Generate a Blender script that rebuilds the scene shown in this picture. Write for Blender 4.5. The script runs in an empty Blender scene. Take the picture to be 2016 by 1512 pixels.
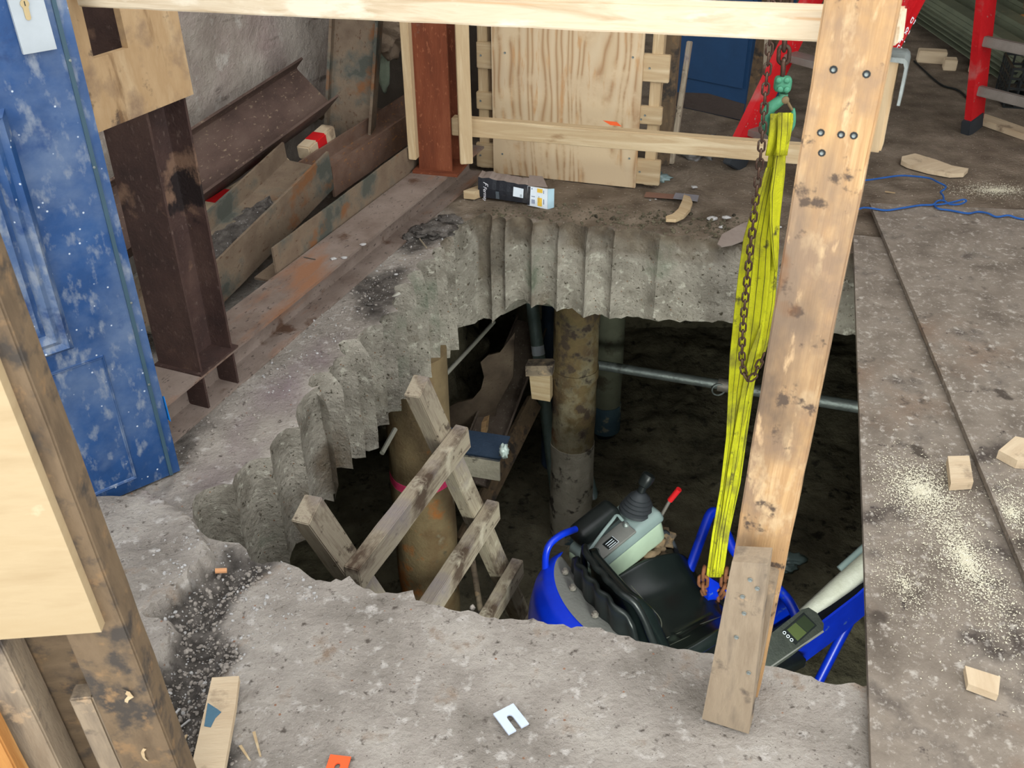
import bpy, bmesh, math, random
from mathutils import Vector, Matrix, noise
from mathutils.geometry import delaunay_2d_cdt
random.seed(7)
SC = bpy.context.scene
COL = SC.collection
Vc = Vector

# ---------------------------------------------------------------- camera
FPX, EYE = 1950.0, 1.65
TH = math.atan(FPX / (3740 - 756))
RHO = math.atan((1035 - 1008) / (3740 - 756))
Fw = Vc((0, math.cos(TH), -math.sin(TH)))
R0 = Vc((1, 0, 0)); U0 = R0.cross(Fw)
Rt = R0 * math.cos(RHO) - U0 * math.sin(RHO)
Up = Rt.cross(Fw)
EYEP = Vc((0, 0, EYE))
cam = bpy.data.cameras.new('camera')
cam.sensor_width = 36; cam.lens = FPX / 2016 * 36
cam.clip_start = 0.02
cam.dof.use_dof = True; cam.dof.focus_distance = 3.0; cam.dof.aperture_fstop = 14
camo = bpy.data.objects.new('camera', cam); COL.objects.link(camo)
camo.matrix_world = Matrix(((Rt.x, Up.x, -Fw.x, 0), (Rt.y, Up.y, -Fw.y, 0), (Rt.z, Up.z, -Fw.z, EYE), (0, 0, 0, 1)))
SC.camera = camo

# ---------------------------------------------------------------- daylight
W = bpy.data.worlds.new('overcast'); SC.world = W; W.use_nodes = True
bg = W.node_tree.nodes['Background']
bg.inputs[0].default_value = (0.97, 0.985, 1.0, 1); bg.inputs[1].default_value = 1.0
SC.view_settings.view_transform = 'Standard'
SC.view_settings.look = 'None'
SC.view_settings.gamma = 1
SC.view_settings.exposure = 1.5
SC.view_settings.use_curve_mapping = False

# ---------------------------------------------------------------- helpers
def ray(x, y): return Fw + Rt * ((x - 1008) / FPX) + Up * ((756 - y) / FPX)
def G(x, y, z=0.0):
    d = ray(x, y); return EYEP + d * ((z - EYE) / d.z)
def D(x, y, d): return EYEP + ray(x, y) * d
def V(x, y, a, dr):                      # vertical plane through a along dr
    n = Vc((-dr[1], dr[0], 0)); d = ray(x, y)
    return EYEP + d * ((Vc(a) - EYEP).dot(n) / d.dot(n))
u = Vc((.965, -.262, 0)); v = Vc((.262, .965, 0)); Z = Vc((0, 0, 1))

def lin(c):
    c /= 255.0
    return c / 12.92 if c <= .04045 else ((c + .055) / 1.055) ** 2.4
def C(r, g, b): return (lin(r), lin(g), lin(b), 1)

def mk(name, ramp, sc=4, det=8, st=(1, 1, 1), dist=0.0, layers=(), rough=.85, metal=0.0, bump=.25, bsc=60, wave=None, spec=.3, coat=0):
    m = bpy.data.materials.new(name); m.use_nodes = True
    nt = m.node_tree; N = nt.nodes; L = nt.links
    b = N['Principled BSDF']
    tc = N.new('ShaderNodeTexCoord')
    def mapping(s):
        mp = N.new('ShaderNodeMapping'); mp.inputs['Scale'].default_value = s
        L.new(tc.outputs['Object'], mp.inputs[0]); return mp.outputs[0]
    def noi(scale, s=(1, 1, 1), d=6, ds=0.0, r=.6):
        n = N.new('ShaderNodeTexNoise'); n.inputs['Scale'].default_value = scale
        n.inputs['Detail'].default_value = d; n.inputs['Distortion'].default_value = ds
        n.inputs['Roughness'].default_value = r
        L.new(mapping(s), n.inputs['Vector']); return n.outputs['Fac']
    if wave:
        w = N.new('ShaderNodeTexWave'); w.wave_type = 'BANDS'; w.bands_direction = wave[0]
        w.inputs['Scale'].default_value = wave[1]; w.inputs['Distortion'].default_value = wave[2]
        w.inputs['Detail'].default_value = 3; w.inputs['Detail Scale'].default_value = wave[3]
        L.new(mapping(st), w.inputs['Vector']); base = w.outputs['Fac']
    else:
        base = noi(sc, st, det, dist)
    rp = N.new('ShaderNodeValToRGB'); L.new(base, rp.inputs[0])
    e = rp.color_ramp.elements
    while len(e) < len(ramp): e.new(.5)
    lo, hi = (.3, .7) if not wave else (0, 1)
    for i, c in enumerate(ramp):
        e[i].position = lo + (hi - lo) * i / max(1, len(ramp) - 1); e[i].color = c
    col = rp.outputs[0]
    for ly in layers:
        kind, c, s, a, bb = ly[:5]; lst = ly[5] if len(ly) > 5 else (1, 1, 1)
        if kind == 'n': f = noi(s, lst, 6, ly[6] if len(ly) > 6 else 0)
        else:
            vn = N.new('ShaderNodeTexVoronoi'); vn.inputs['Scale'].default_value = s
            L.new(mapping(lst), vn.inputs['Vector']); f = vn.outputs['Distance']
        mr = N.new('ShaderNodeMapRange'); mr.inputs[1].default_value = a; mr.inputs[2].default_value = bb
        mr.inputs[3].default_value = 0; mr.inputs[4].default_value = 1
        L.new(f, mr.inputs[0])
        mx = N.new('ShaderNodeMix'); mx.data_type = 'RGBA'
        L.new(mr.outputs[0], mx.inputs[0]); L.new(col, mx.inputs[6]); mx.inputs[7].default_value = c
        col = mx.outputs[2]
    L.new(col, b.inputs['Base Color'])
    b.inputs['Roughness'].default_value = rough; b.inputs['Metallic'].default_value = metal
    b.inputs['Specular IOR Level'].default_value = spec
    if coat: b.inputs['Coat Weight'].default_value = coat
    if bump:
        bp = N.new('ShaderNodeBump'); bp.inputs['Strength'].default_value = bump
        bp.inputs['Distance'].default_value = .02
        L.new(noi(bsc, st if not wave else (1, 1, 1), 8, 0, .65), bp.inputs['Height']); L.new(bp.outputs[0], b.inputs['Normal'])
    return m

def flat(name, c, rough=.5, metal=0, spec=.4, bump=0, bsc=80, coat=0):
    return mk(name, [tuple(x * .88 for x in c[:3]) + (1,), tuple(min(1, x * 1.1) for x in c[:3]) + (1,)], sc=9, rough=rough, metal=metal, spec=spec, bump=bump, bsc=bsc, coat=coat)

def tag(o, label, cat, group=None, kind=None):
    if label: o['label'] = label
    if cat: o['category'] = cat
    if group: o['group'] = group
    if kind: o['kind'] = kind
    return o
def root(name, loc, label, cat, group=None):
    o = bpy.data.objects.new(name, None); COL.objects.link(o)
    o.location = loc; o.empty_display_size = .05
    return tag(o, label, cat, group)
def rootmat(p):
    m = Matrix.Identity(4)
    while p is not None:
        m = p.matrix_basis @ m if p.parent is None else p.matrix_basis @ m
        if p.parent is not None: m = p.matrix_parent_inverse @ m
        p = p.parent
    return m
def put(name, me, mat, parent=None, M=None, label=None):
    o = bpy.data.objects.new(name, me); COL.objects.link(o)
    if mat: 
        for mm in (mat if isinstance(mat, (list, tuple)) else [mat]): me.materials.append(mm)
    if parent is not None:
        o.parent = parent; o.matrix_parent_inverse = rootmat(parent).inverted()
    if M is not None: o.matrix_basis = M
    if label: o['label'] = label
    return o
def fin(bm, name, mat, parent=None, M=None, smooth=False, label=None, bevel=0, segs=2, ang=35):
    if bevel:
        ed = [e for e in bm.edges if len(e.link_faces) == 2 and e.calc_face_angle(0) > math.radians(ang)]
        bmesh.ops.bevel(bm, geom=ed, offset=bevel, segments=segs, affect='EDGES', profile=.5, clamp_overlap=True)
    bmesh.ops.recalc_face_normals(bm, faces=bm.faces)
    me = bpy.data.meshes.new(name); bm.to_mesh(me); bm.free()
    if smooth:
        for p in me.polygons: p.use_smooth = True
        if smooth != 'all': me.set_sharp_from_angle(angle=math.radians(40))
    return put(name, me, mat, parent, M, label)
def frame(o, x, y=None, z=None):
    x = Vc(x).normalized()
    if z is not None:
        z = Vc(z); z = (z - x * z.dot(x)).normalized(); y = z.cross(x)
    else:
        y = Vc(y); y = (y - x * y.dot(x)).normalized(); z = x.cross(y)
    return Matrix(((x.x, y.x, z.x, o[0]), (x.y, y.y, z.y, o[1]), (x.z, y.z, z.z, o[2]), (0, 0, 0, 1)))
def wear(bm, amp, sc=9, seed=0):
    for w in bm.verts:
        q = Vc(w.co) * sc + Vc((seed, seed * 1.7, 3.1))
        w.co += Vc((noise.noise(q), noise.noise(q + Vc((9, 0, 0))), noise.noise(q + Vc((0, 9, 0))))) * amp
def bar(name, p0, p1, w, t, side, mat, parent=None, bevel=.003, rough=0, cuts=0, label=None):
    """timber from p0 to p1; w across 'side', t across the remaining direction"""
    p0, p1 = Vc(p0), Vc(p1); M = frame(p0, p1 - p0, y=side); L = (p1 - p0).length
    bm = bmesh.new(); bmesh.ops.create_cube(bm, size=1)
    for q in bm.verts: q.co = Vc(((q.co.x + .5) * L, q.co.y * w, q.co.z * t))
    if cuts:
        for i in range(cuts):
            g = bm.verts[:] + bm.edges[:] + bm.faces[:]
            bmesh.ops.bisect_plane(bm, geom=g, plane_co=(L * (i + 1) / (cuts + 1), 0, 0), plane_no=(1, 0, 0))
    if bevel:
        ed = [e for e in bm.edges if len(e.link_faces) == 2 and e.calc_face_angle(0) > 1]
        bmesh.ops.bevel(bm, geom=ed, offset=bevel, segments=2, affect='EDGES', clamp_overlap=True)
    if rough: wear(bm, rough, 12, random.random() * 50)
    return fin(bm, name, mat, parent, M, smooth=True, label=label)
def prism(name, pts, ext, mat, parent=None, bevel=0, xdir=None, label=None, smooth=True, segs=2):
    pts = [Vc(p) for p in pts]; ext = Vc(ext)
    M = frame(pts[0], xdir if xdir else pts[1] - pts[0], z=ext); Mi = M.inverted()
    bm = bmesh.new()
    a = [bm.verts.new(Mi @ p) for p in pts]; b = [bm.verts.new(Mi @ (p + ext)) for p in pts]
    n = len(pts); bm.faces.new(a); bm.faces.new(b[::-1])
    for i in range(n): bm.faces.new((a[i], b[i], b[(i + 1) % n], a[(i + 1) % n]))
    return fin(bm, name, mat, parent, M, smooth=smooth, label=label, bevel=bevel, segs=segs)
def extrude(name, p0, p1, up, prof, mat, parent=None, bevel=.002, cuts=0, label=None, rough=0):
    """profile points (side, up) carried from p0 to p1"""
    p0, p1 = Vc(p0), Vc(p1); M = frame(p0, p1 - p0, z=up); L = (p1 - p0).length
    bm = bmesh.new(); n = len(prof); rings = []
    for k in range(cuts + 2):
        x = L * k / (cuts + 1); rings.append([bm.verts.new((x, q[0], q[1])) for q in prof])
    for A, B in zip(rings, rings[1:]):
        for i in range(n): bm.faces.new((A[i], A[(i + 1) % n], B[(i + 1) % n], B[i]))
    bm.faces.new(rings[0][::-1]); bm.faces.new(rings[-1])
    if rough: wear(bm, rough, 10, random.random() * 50)
    return fin(bm, name, mat, parent, M, smooth=True, label=label, bevel=bevel, segs=1, ang=60)
def Hprof(h, b, tf, tw, y0=0, z0=0, r=.008):
    w = b / 2; q = tw / 2; H = h / 2
    half = [(w, -H), (w, -H + tf), (q + r, -H + tf), (q + r * .3, -H + tf + r * .3), (q, -H + tf + r), (q, H - tf - r), (q + r * .3, H - tf - r * .3), (q + r, H - tf), (w, H - tf), (w, H)]
    return [(y0 + a, z0 + c) for a, c in half] + [(y0 - a, z0 + c) for a, c in half[::-1]]
def catmull(pts, n=6):
    pts = [Vc(p) for p in pts]; out = []
    P = [pts[0] * 2 - pts[1]] + pts + [pts[-1] * 2 - pts[-2]]
    for i in range(1, len(P) - 2):
        for k in range(n):
            t = k / n; a, b, c, d = P[i - 1], P[i], P[i + 1], P[i + 2]
            out.append(.5 * ((2 * b) + (c - a) * t + (2 * a - 5 * b + 4 * c - d) * t * t + (3 * b - a - 3 * c + d) * t ** 3))
    out.append(pts[-1]); return out
def tube(name, pts, r, mat, parent=None, n=14, closed=False, label=None, rr=None, local=True):
    pts = [Vc(p) for p in pts]; bm = bmesh.new(); rings = []; ref = None
    o = pts[0].copy() if local else Vc((0, 0, 0))
    N = len(pts)
    for i, p in enumerate(pts):
        if closed: t = pts[(i + 1) % N] - pts[i - 1]
        else: t = pts[min(i + 1, N - 1)] - pts[max(i - 1, 0)]
        t.normalize()
        if ref is None: ref = t.orthogonal().normalized()
        ref = (ref - t * ref.dot(t)).normalized(); b = t.cross(ref)
        rad = rr[i] if rr else r
        rings.append([bm.verts.new(p - o + (ref * math.cos(2 * math.pi * k / n) + b * math.sin(2 * math.pi * k / n)) * rad) for k in range(n)])
    prs = list(zip(rings, rings[1:])) + ([(rings[-1], rings[0])] if closed else [])
    for A, B in prs:
        for k in range(n): bm.faces.new((A[k], A[(k + 1) % n], B[(k + 1) % n], B[k]))
    if not closed: bm.faces.new(rings[0][::-1]); bm.faces.new(rings[-1])
    return fin(bm, name, mat, parent, Matrix.Translation(o), smooth=True, label=label)
def lathe(name, prof, p, axis, mat, parent=None, n=24, label=None):
    M = frame(p, Vc(axis).orthogonal(), z=axis); bm = bmesh.new(); rings = []
    for r, z in prof: rings.append([bm.verts.new((r * math.cos(2 * math.pi * k / n), r * math.sin(2 * math.pi * k / n), z)) for k in range(n)])
    for A, B in zip(rings, rings[1:]):
        for k in range(n): bm.faces.new((A[k], A[(k + 1) % n], B[(k + 1) % n], B[k]))
    bm.faces.new(rings[0][::-1]); bm.faces.new(rings[-1])
    return fin(bm, name, mat, parent, M, smooth=True, label=label)
def lump(name, p, sx, sy, sz, mat, parent=None, seed=0, sub=3, amp=.25, sc=1.6, M=None):
    bm = bmesh.new(); bmesh.ops.create_icosphere(bm, subdivisions=sub, radius=1)
    for q in bm.verts:
        d = 1 + amp * noise.noise(q.co * sc + Vc((seed * 3.3, seed, 1))) + amp * .4 * noise.noise(q.co * sc * 3 + Vc((seed, 7, 1)))
        q.co = Vc((q.co.x * sx * d, q.co.y * sy * d, q.co.z * sz * d))
    return fin(bm, name, mat, parent, M if M else Matrix.Translation(p), smooth='all')
def rbox(name, M, sx, sy, sz, mat, parent=None, bevel=.01, segs=3, label=None, taper=None):
    bm = bmesh.new(); bmesh.ops.create_cube(bm, size=1)
    for q in bm.verts:
        q.co = Vc((q.co.x * sx, q.co.y * sy, q.co.z * sz))
        if taper and q.co.z > 0: q.co.x *= taper[0]; q.co.y *= taper[1]
    return fin(bm, name, mat, parent, M, smooth=True, label=label, bevel=bevel, segs=segs)
def text(body, size, M, mat, parent, name='lettering', depth=.0004, shear=0, align='LEFT'):
    cu = bpy.data.curves.new(name, 'FONT'); cu.body = body; cu.size = size; cu.extrude = depth; cu.shear = shear
    cu.align_x = align
    t = bpy.data.objects.new('t', cu); COL.objects.link(t)
    bpy.context.view_layer.update()
    me = bpy.data.meshes.new_from_object(t.evaluated_get(bpy.context.evaluated_depsgraph_get()))
    bpy.data.objects.remove(t); me.name = name
    return put(name, me, mat, parent, M)
def dup(o, d=None, label=None):
    r = o.copy(); COL.objects.link(r)
    for ch in list(o.children):
        c = ch.copy(); COL.objects.link(c); c.parent = r
        for g in list(ch.children):
            e = g.copy(); COL.objects.link(e); e.parent = c
    if label: r['label'] = label
    return r
def interp(x, tab):
    if x <= tab[0][0]: return tab[0][1]
    for (a, b), (c, d) in zip(tab, tab[1:]):
        if x <= c: return b + (d - b) * (x - a) / (c - a)
    return tab[-1][1]

# ---------------------------------------------------------------- materials
m_conc = mk('concrete_top', [C(132, 125, 115), C(164, 156, 146), C(190, 183, 172)], sc=4.5, det=12,
    layers=[('n', C(104, 95, 87), 1.3, .57, .74), ('n', C(200, 194, 186), 26, .57, .68), ('n', C(96, 88, 80), 42, .60, .70), ('n', C(148, 130, 112), 9, .60, .70),
            ('v', C(196, 190, 184), 110, .12, .05), ('v', C(100, 90, 82), 64, .12, .06), ('v', C(156, 116, 92), 24, .08, .05)],
    rough=.95, bump=.9, bsc=55)
m_cut = mk('concrete_cored', [C(124, 118, 105), C(160, 154, 140), C(188, 181, 166)], sc=8, det=12,
    layers=[('n', C(194, 190, 174), 30, .57, .66), ('v', C(92, 84, 70), 52, .14, .07), ('v', C(140, 106, 78), 30, .10, .06), ('n', C(112, 98, 80), 2.6, .56, .70), ('n', C(78, 72, 58), 55, .60, .68), ('n', C(116, 122, 104), 4, .58, .70)],
    rough=.95, bump=1.0, bsc=48)
m_dust = mk('debris', [C(78, 73, 68), C(106, 100, 94), C(134, 128, 121)], sc=26, layers=[('v', C(205, 202, 200), 60, .15, .08), ('n', C(62, 57, 53), 9, .58, .66)], rough=.97, bump=1, bsc=90)
m_soil = mk('soil', [C(70, 66, 52), C(98, 92, 74), C(122, 115, 94)], sc=5, det=12, layers=[('n', C(44, 40, 32), 14, .56, .68)], rough=.97, bump=1, bsc=24)
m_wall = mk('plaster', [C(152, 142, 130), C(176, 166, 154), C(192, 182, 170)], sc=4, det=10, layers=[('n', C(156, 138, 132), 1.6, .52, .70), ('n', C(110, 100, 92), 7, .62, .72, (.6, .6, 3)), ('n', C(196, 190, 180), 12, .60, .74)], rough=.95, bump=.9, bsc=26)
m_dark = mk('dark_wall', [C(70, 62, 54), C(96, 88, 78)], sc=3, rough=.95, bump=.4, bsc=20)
m_ceil = mk('ceiling', [C(110, 104, 96), C(140, 132, 124)], sc=3, rough=.95, bump=0)
def rust(name, cols, speck, sc=7, st=(1, 1, 1), layers=(), rough=.75, bump=.3):
    return mk(name, cols, sc=sc, det=10, st=st, layers=[('n', speck, 42, .60, .68, (1, 2, 2))] + list(layers), rough=rough, metal=.0, bump=bump, bsc=90)
m_dsteel = rust('dark_steel', [C(52, 40, 37), C(70, 52, 47), C(86, 66, 58)], C(98, 82, 74), layers=[('n', C(122, 96, 78), 3.0, .58, .62), ('n', C(38, 30, 29), 3.2, .60, .63)], rough=.6)
m_dsteel2 = rust('brown_steel', [C(62, 48, 43), C(88, 70, 62), C(104, 86, 76)], C(136, 118, 98), st=(.5, 1, 1))
m_bsteel = rust('beam_steel', [C(108, 92, 82), C(128, 114, 104), C(142, 128, 118)], C(76, 66, 60), layers=[('n', C(140, 100, 74), 2.4, .58, .7, (.6, 2, 2)), ('n', C(88, 66, 52), 6, .62, .7)])
m_gsteel = rust('mottled_steel', [C(96, 80, 66), C(122, 106, 88), C(136, 124, 108)], C(92, 70, 52), sc=5, layers=[('n', C(160, 158, 150), 5, .57, .66), ('n', C(78, 80, 72), 5, .50, .62), ('n', C(124, 86, 56), 7, .58, .68)])
m_rsteel = rust('red_rust', [C(92, 46, 26), C(112, 58, 34), C(128, 72, 46)], C(140, 84, 56), st=(.4, 2, 2), layers=[('n', C(112, 84, 72), 2.6, .62, .66)], rough=.8)
m_pine = mk('pine', [C(196, 176, 140), C(180, 156, 120), C(204, 186, 152)], sc=5, st=(.35, 5, 5), dist=1, layers=[('n', C(150, 122, 88), 6, .68, .76, (.6, 2, 2)), ('n', C(128, 112, 92), 2.4, .68, .8)], rough=.75, bump=.15, bsc=60)
m_rail = mk('white_pine', [C(198, 178, 146), C(210, 194, 166), C(178, 154, 120)], sc=7, st=(.4, 4, 4), dist=1.5, layers=[('n', C(196, 160, 120), 4, .62, .67, (.15, 9, 9)), ('n', C(120, 106, 92), 5, .72, .8), ('n', C(222, 210, 186), 9, .56, .64, (.6, 2, 2))], rough=.75, bump=.12)
m_post = mk('dirty_pine', [C(200, 164, 116), C(176, 140, 98), C(208, 174, 128)], sc=6, st=(.35, 6, 6), dist=1.0, layers=[('n', C(150, 124, 98), 7, .48, .62, (.8, 1, 1)), ('n', C(200, 172, 132), 22, .58, .70, (.5, 1, 1)), ('n', C(132, 112, 92), 3.2, .52, .66, (.5, 1.5, 1)), ('n', C(112, 94, 76), 4, .50, .68, (.5, 1, 1)), ('n', C(208, 176, 134), 40, .60, .74, (.3, 1, 1)), ('n', C(88, 74, 62), 22, .60, .67), ('n', C(122, 82, 48), 2.6, .64, .70, (.6, 1, 1))], rough=.8, bump=.3)
m_grime = mk('grimy_timber', [C(132, 116, 96), C(152, 136, 114), C(114, 102, 88)], sc=8, st=(.6, 3, 3), layers=[('n', C(80, 72, 66), 10, .56, .66), ('n', C(176, 152, 122), 15, .62, .68)], rough=.85, bump=.3)
m_stud = mk('stained_stud', [C(98, 82, 62), C(114, 96, 74), C(86, 72, 56)], sc=10, st=(.6, 1.6, 1.6), layers=[('n', C(68, 62, 56), 16, .52, .64), ('n', C(132, 106, 76), 26, .58, .70)], rough=.85, bump=.2)
m_orange = mk('orange_plank', [C(196, 142, 76), C(172, 118, 62), C(208, 160, 98)], sc=6, st=(.4, 4, 4), layers=[('n', C(84, 68, 58), 9, .58, .62)], rough=.8)
m_grey = mk('weathered_timber', [C(150, 136, 118), C(176, 164, 142), C(134, 120, 104)], sc=7, st=(.4, 6, 6), dist=1.2, layers=[('n', C(92, 76, 62), 6, .54, .66, (.7, 1.5, 1.5)), ('n', C(84, 72, 58), 24, .62, .70), ('n', C(196, 186, 164), 9, .60, .70), ('n', C(150, 140, 138), 3, .56, .7)], rough=.9, bump=.5, bsc=50)
m_ply = mk('plywood_face', [C(198, 176, 142), C(166, 132, 96), C(196, 172, 138), C(204, 184, 152)], st=(1, .22, 1), wave=('X', 5, 13, .7), layers=[('n', C(190, 150, 106), 7, .55, .64, (4, .5, 1)), ('n', C(206, 184, 150), 3, .50, .60), ('n', C(110, 90, 66), 9, .72, .78)], rough=.75, bump=.08)
m_plyc = mk('clean_plywood', [C(166, 144, 108), C(174, 154, 120), C(158, 136, 102)], sc=4, st=(.6, 3, 1), layers=[('n', C(212, 190, 158), 6, .6, .7)], rough=.75, bump=.08)
m_gus = mk('stained_plywood', [C(190, 162, 124), C(172, 142, 104), C(200, 176, 140)], sc=4, st=(2.4, .7, 1), layers=[('n', C(140, 116, 92), 9, .50, .66), ('n', C(88, 74, 62), 14, .58, .66), ('n', C(118, 90, 62), 4, .55, .64, (3, .6, 1)), ('n', C(86, 84, 82), 6, .64, .70)], rough=.8, bump=.15)
m_sheet = mk('site_sheet', [C(92, 83, 73), C(124, 114, 102), C(150, 140, 127)], sc=5, det=11, layers=[('n', C(70, 62, 56), 5, .54, .66), ('n', C(174, 167, 156), 75, .58, .76), ('n', C(126, 104, 86), 1.4, .55, .7), ('n', C(170, 163, 152), 40, .58, .70), ('n', C(158, 148, 134), 3, .56, .78), ('n', C(74, 66, 58), 9, .62, .70), ('v', C(196, 190, 182), 120, .09, .04), ('n', C(66, 58, 54), 22, .66, .72)], rough=.85, bump=.3, bsc=70)
m_edge = flat('sheet_edge', C(104, 86, 70), .9)
m_blue = mk('blue_paint', [C(24, 56, 98), C(34, 70, 118), C(52, 86, 132)], sc=4, det=10, layers=[('n', C(92, 110, 138), 3.2, .44, .66), ('n', C(122, 132, 146), 26, .54, .68, (1, .5, 1)), ('n', C(30, 62, 110), 6, .60, .68), ('v', C(190, 200, 210), 34, .10, .05), ('n', C(26, 50, 92), 5, .62, .7)], rough=.5, bump=.12, bsc=30)
m_blued = flat('dark_blue_steel', C(28, 66, 104), .6, bump=.1)
m_white = flat('white_metal', C(166, 174, 178), .4)
m_brass = flat('brass', C(168, 150, 112), .35, .7)
m_black = mk('black_plastic', [C(20, 24, 24), C(30, 34, 34)], sc=20, layers=[('n', C(70, 70, 66), 30, .66, .74)], rough=.38, bump=.03)
m_seat = mk('seat_vinyl', [C(14, 20, 20), C(20, 27, 26)], sc=14, layers=[('n', C(44, 48, 44), 30, .66, .78)], rough=.27, bump=.02, spec=.5)
m_rub = flat('rubber', C(44, 48, 52), .6)
m_cons = flat('console_grey', C(124, 140, 138), .45)
m_consg = flat('console_green', C(164, 182, 160), .5)
m_dblue = mk('machine_blue', [C(2, 38, 172), C(4, 52, 204)], sc=6, layers=[('n', C(70, 100, 170), 16, .64, .70), ('n', C(10, 30, 90), 4, .64, .74)], rough=.35, bump=.04, spec=.5)
m_hood = flat('hood_grey', C(112, 112, 108), .6, bump=.2)
m_yel = mk('sling_yellow', [C(176, 178, 18), C(192, 192, 30), C(164, 160, 20)], sc=7, st=(1, 1, 1), layers=[('n', C(120, 116, 46), 6, .48, .68), ('n', C(84, 80, 40), 18, .60, .70)], rough=.85, bump=.4, bsc=160)
m_stitch = flat('stitching', C(74, 70, 22), .9)
m_grit = mk('pale_grit', [C(120, 113, 105), C(156, 149, 140)], sc=30, rough=.95, bump=0)
m_chain = mk('rusty_chain', [C(62, 46, 40), C(92, 68, 54)], sc=40, layers=[('n', C(120, 108, 96), 60, .6, .7)], rough=.6, metal=.4)
m_rchain = mk('rust_chain', [C(92, 56, 34), C(126, 80, 52)], sc=40, rough=.8)
m_hook = mk('green_hook', [C(62, 128, 98), C(84, 150, 118)], sc=30, layers=[('n', C(96, 96, 70), 26, .6, .66)], rough=.55)
m_red = mk('ladder_red', [C(178, 18, 26), C(196, 26, 32)], sc=6, layers=[('n', C(176, 110, 104), 5, .60, .78), ('n', C(150, 120, 112), 30, .66, .72)], rough=.55)
m_alu = mk('aluminium', [C(126, 120, 112), C(146, 140, 132)], sc=9, rough=.5, metal=.5)
m_galv = mk('galvanised', [C(126, 134, 132), C(150, 158, 154)], sc=18, layers=[('n', C(96, 100, 96), 8, .58, .68)], rough=.4, metal=.6)
m_tube = mk('scaffold_tube', [C(112, 132, 128), C(140, 158, 152)], sc=10, layers=[('n', C(70, 70, 62), 6, .6, .7)], rough=.5, metal=.4)
m_deck = mk('deck_steel', [C(96, 102, 84), C(116, 122, 100)], sc=6, layers=[('n', C(128, 122, 100), 10, .6, .7)], rough=.55, metal=.3)
m_pipe = mk('pipe_rust', [C(84, 76, 50), C(106, 90, 60), C(80, 64, 48)], sc=7, layers=[('n', C(128, 120, 96), 6, .50, .62), ('n', C(60, 50, 42), 12, .54, .64), ('n', C(74, 62, 50), 9, .58, .64), ('n', C(116, 82, 50), 3, .60, .70)], rough=.85, bump=.5, bsc=30)
m_pipec = mk('pipe_grout', [C(136, 130, 114), C(164, 157, 140)], sc=8, layers=[('n', C(72, 66, 58), 9, .56, .62)], rough=.9, bump=.5, bsc=30)
m_pipeg = mk('pipe_grey', [C(92, 94, 78), C(110, 112, 94)], sc=6, layers=[('n', C(70, 64, 50), 5, .6, .68)], rough=.85, bump=.3)
m_collar = mk('collar_blue', [C(54, 76, 88), C(74, 96, 104)], sc=10, layers=[('n', C(126, 124, 110), 12, .56, .62)], rough=.7)
m_pile = mk('pile_brown', [C(108, 92, 66), C(128, 110, 80), C(100, 74, 48)], sc=4, layers=[('n', C(154, 98, 50), 5, .58, .66), ('n', C(96, 86, 66), 12, .62, .70), ('n', C(150, 142, 118), 4, .62, .7)], rough=.9, bump=.4)
m_pink = mk('pink_spray', [C(240, 58, 110), C(255, 84, 136)], sc=30, rough=.8)
m_navy = mk('navy_steel', [C(44, 60, 80), C(58, 74, 94)], sc=6, rough=.7)
m_rope = flat('blue_rope', C(38, 92, 164), .7, bump=.6, bsc=200)
m_rod = flat('grey_rod', C(150, 148, 136), .5, .3)
m_card = mk('cardboard', [C(126, 112, 104), C(146, 134, 124)], sc=8, rough=.9)
m_boxk = mk('black_print', [C(30, 32, 38), C(44, 46, 52)], sc=8, layers=[('n', C(74, 72, 72), 7, .58, .68)], rough=.5)
m_lab = flat('white_label', C(226, 236, 244), .5)
m_labb = flat('pale_blue_card', C(164, 194, 206), .6)
m_laby = flat('yellow_print', C(240, 198, 76), .6)
m_ink = flat('grey_ink', C(120, 130, 160), .7)
m_paper = mk('white_letters', [C(226, 226, 232), C(240, 240, 244)], sc=5, rough=.6)
m_redp = flat('red_paint', C(196, 28, 32), .5)
m_gl = mk('lime', [C(176, 174, 170), C(206, 204, 202)], sc=30, rough=.95, bump=.8)
m_oran = flat('orange_plastic', C(236, 92, 44), .4)
m_shim = flat('white_plastic', C(196, 208, 226), .3)
m_lcd = flat('lcd_green', C(70, 80, 48), .2)
m_wood2 = mk('pale_offcut', [C(206, 188, 158), C(186, 164, 134)], sc=8, st=(.6, 4, 4), layers=[('n', C(140, 122, 100), 8, .6, .7)], rough=.85)
m_sack = flat('sacking', C(146, 128, 108), .9, bump=.4)
m_moss = mk('pale_patch', [C(120, 132, 112), C(150, 160, 140)], sc=10, rough=.95)
m_film = flat('clear_film', C(120, 140, 138), .2)
m_saw = mk('sawdust', [C(206, 200, 174), C(222, 216, 194)], sc=60, rough=.95)

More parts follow.
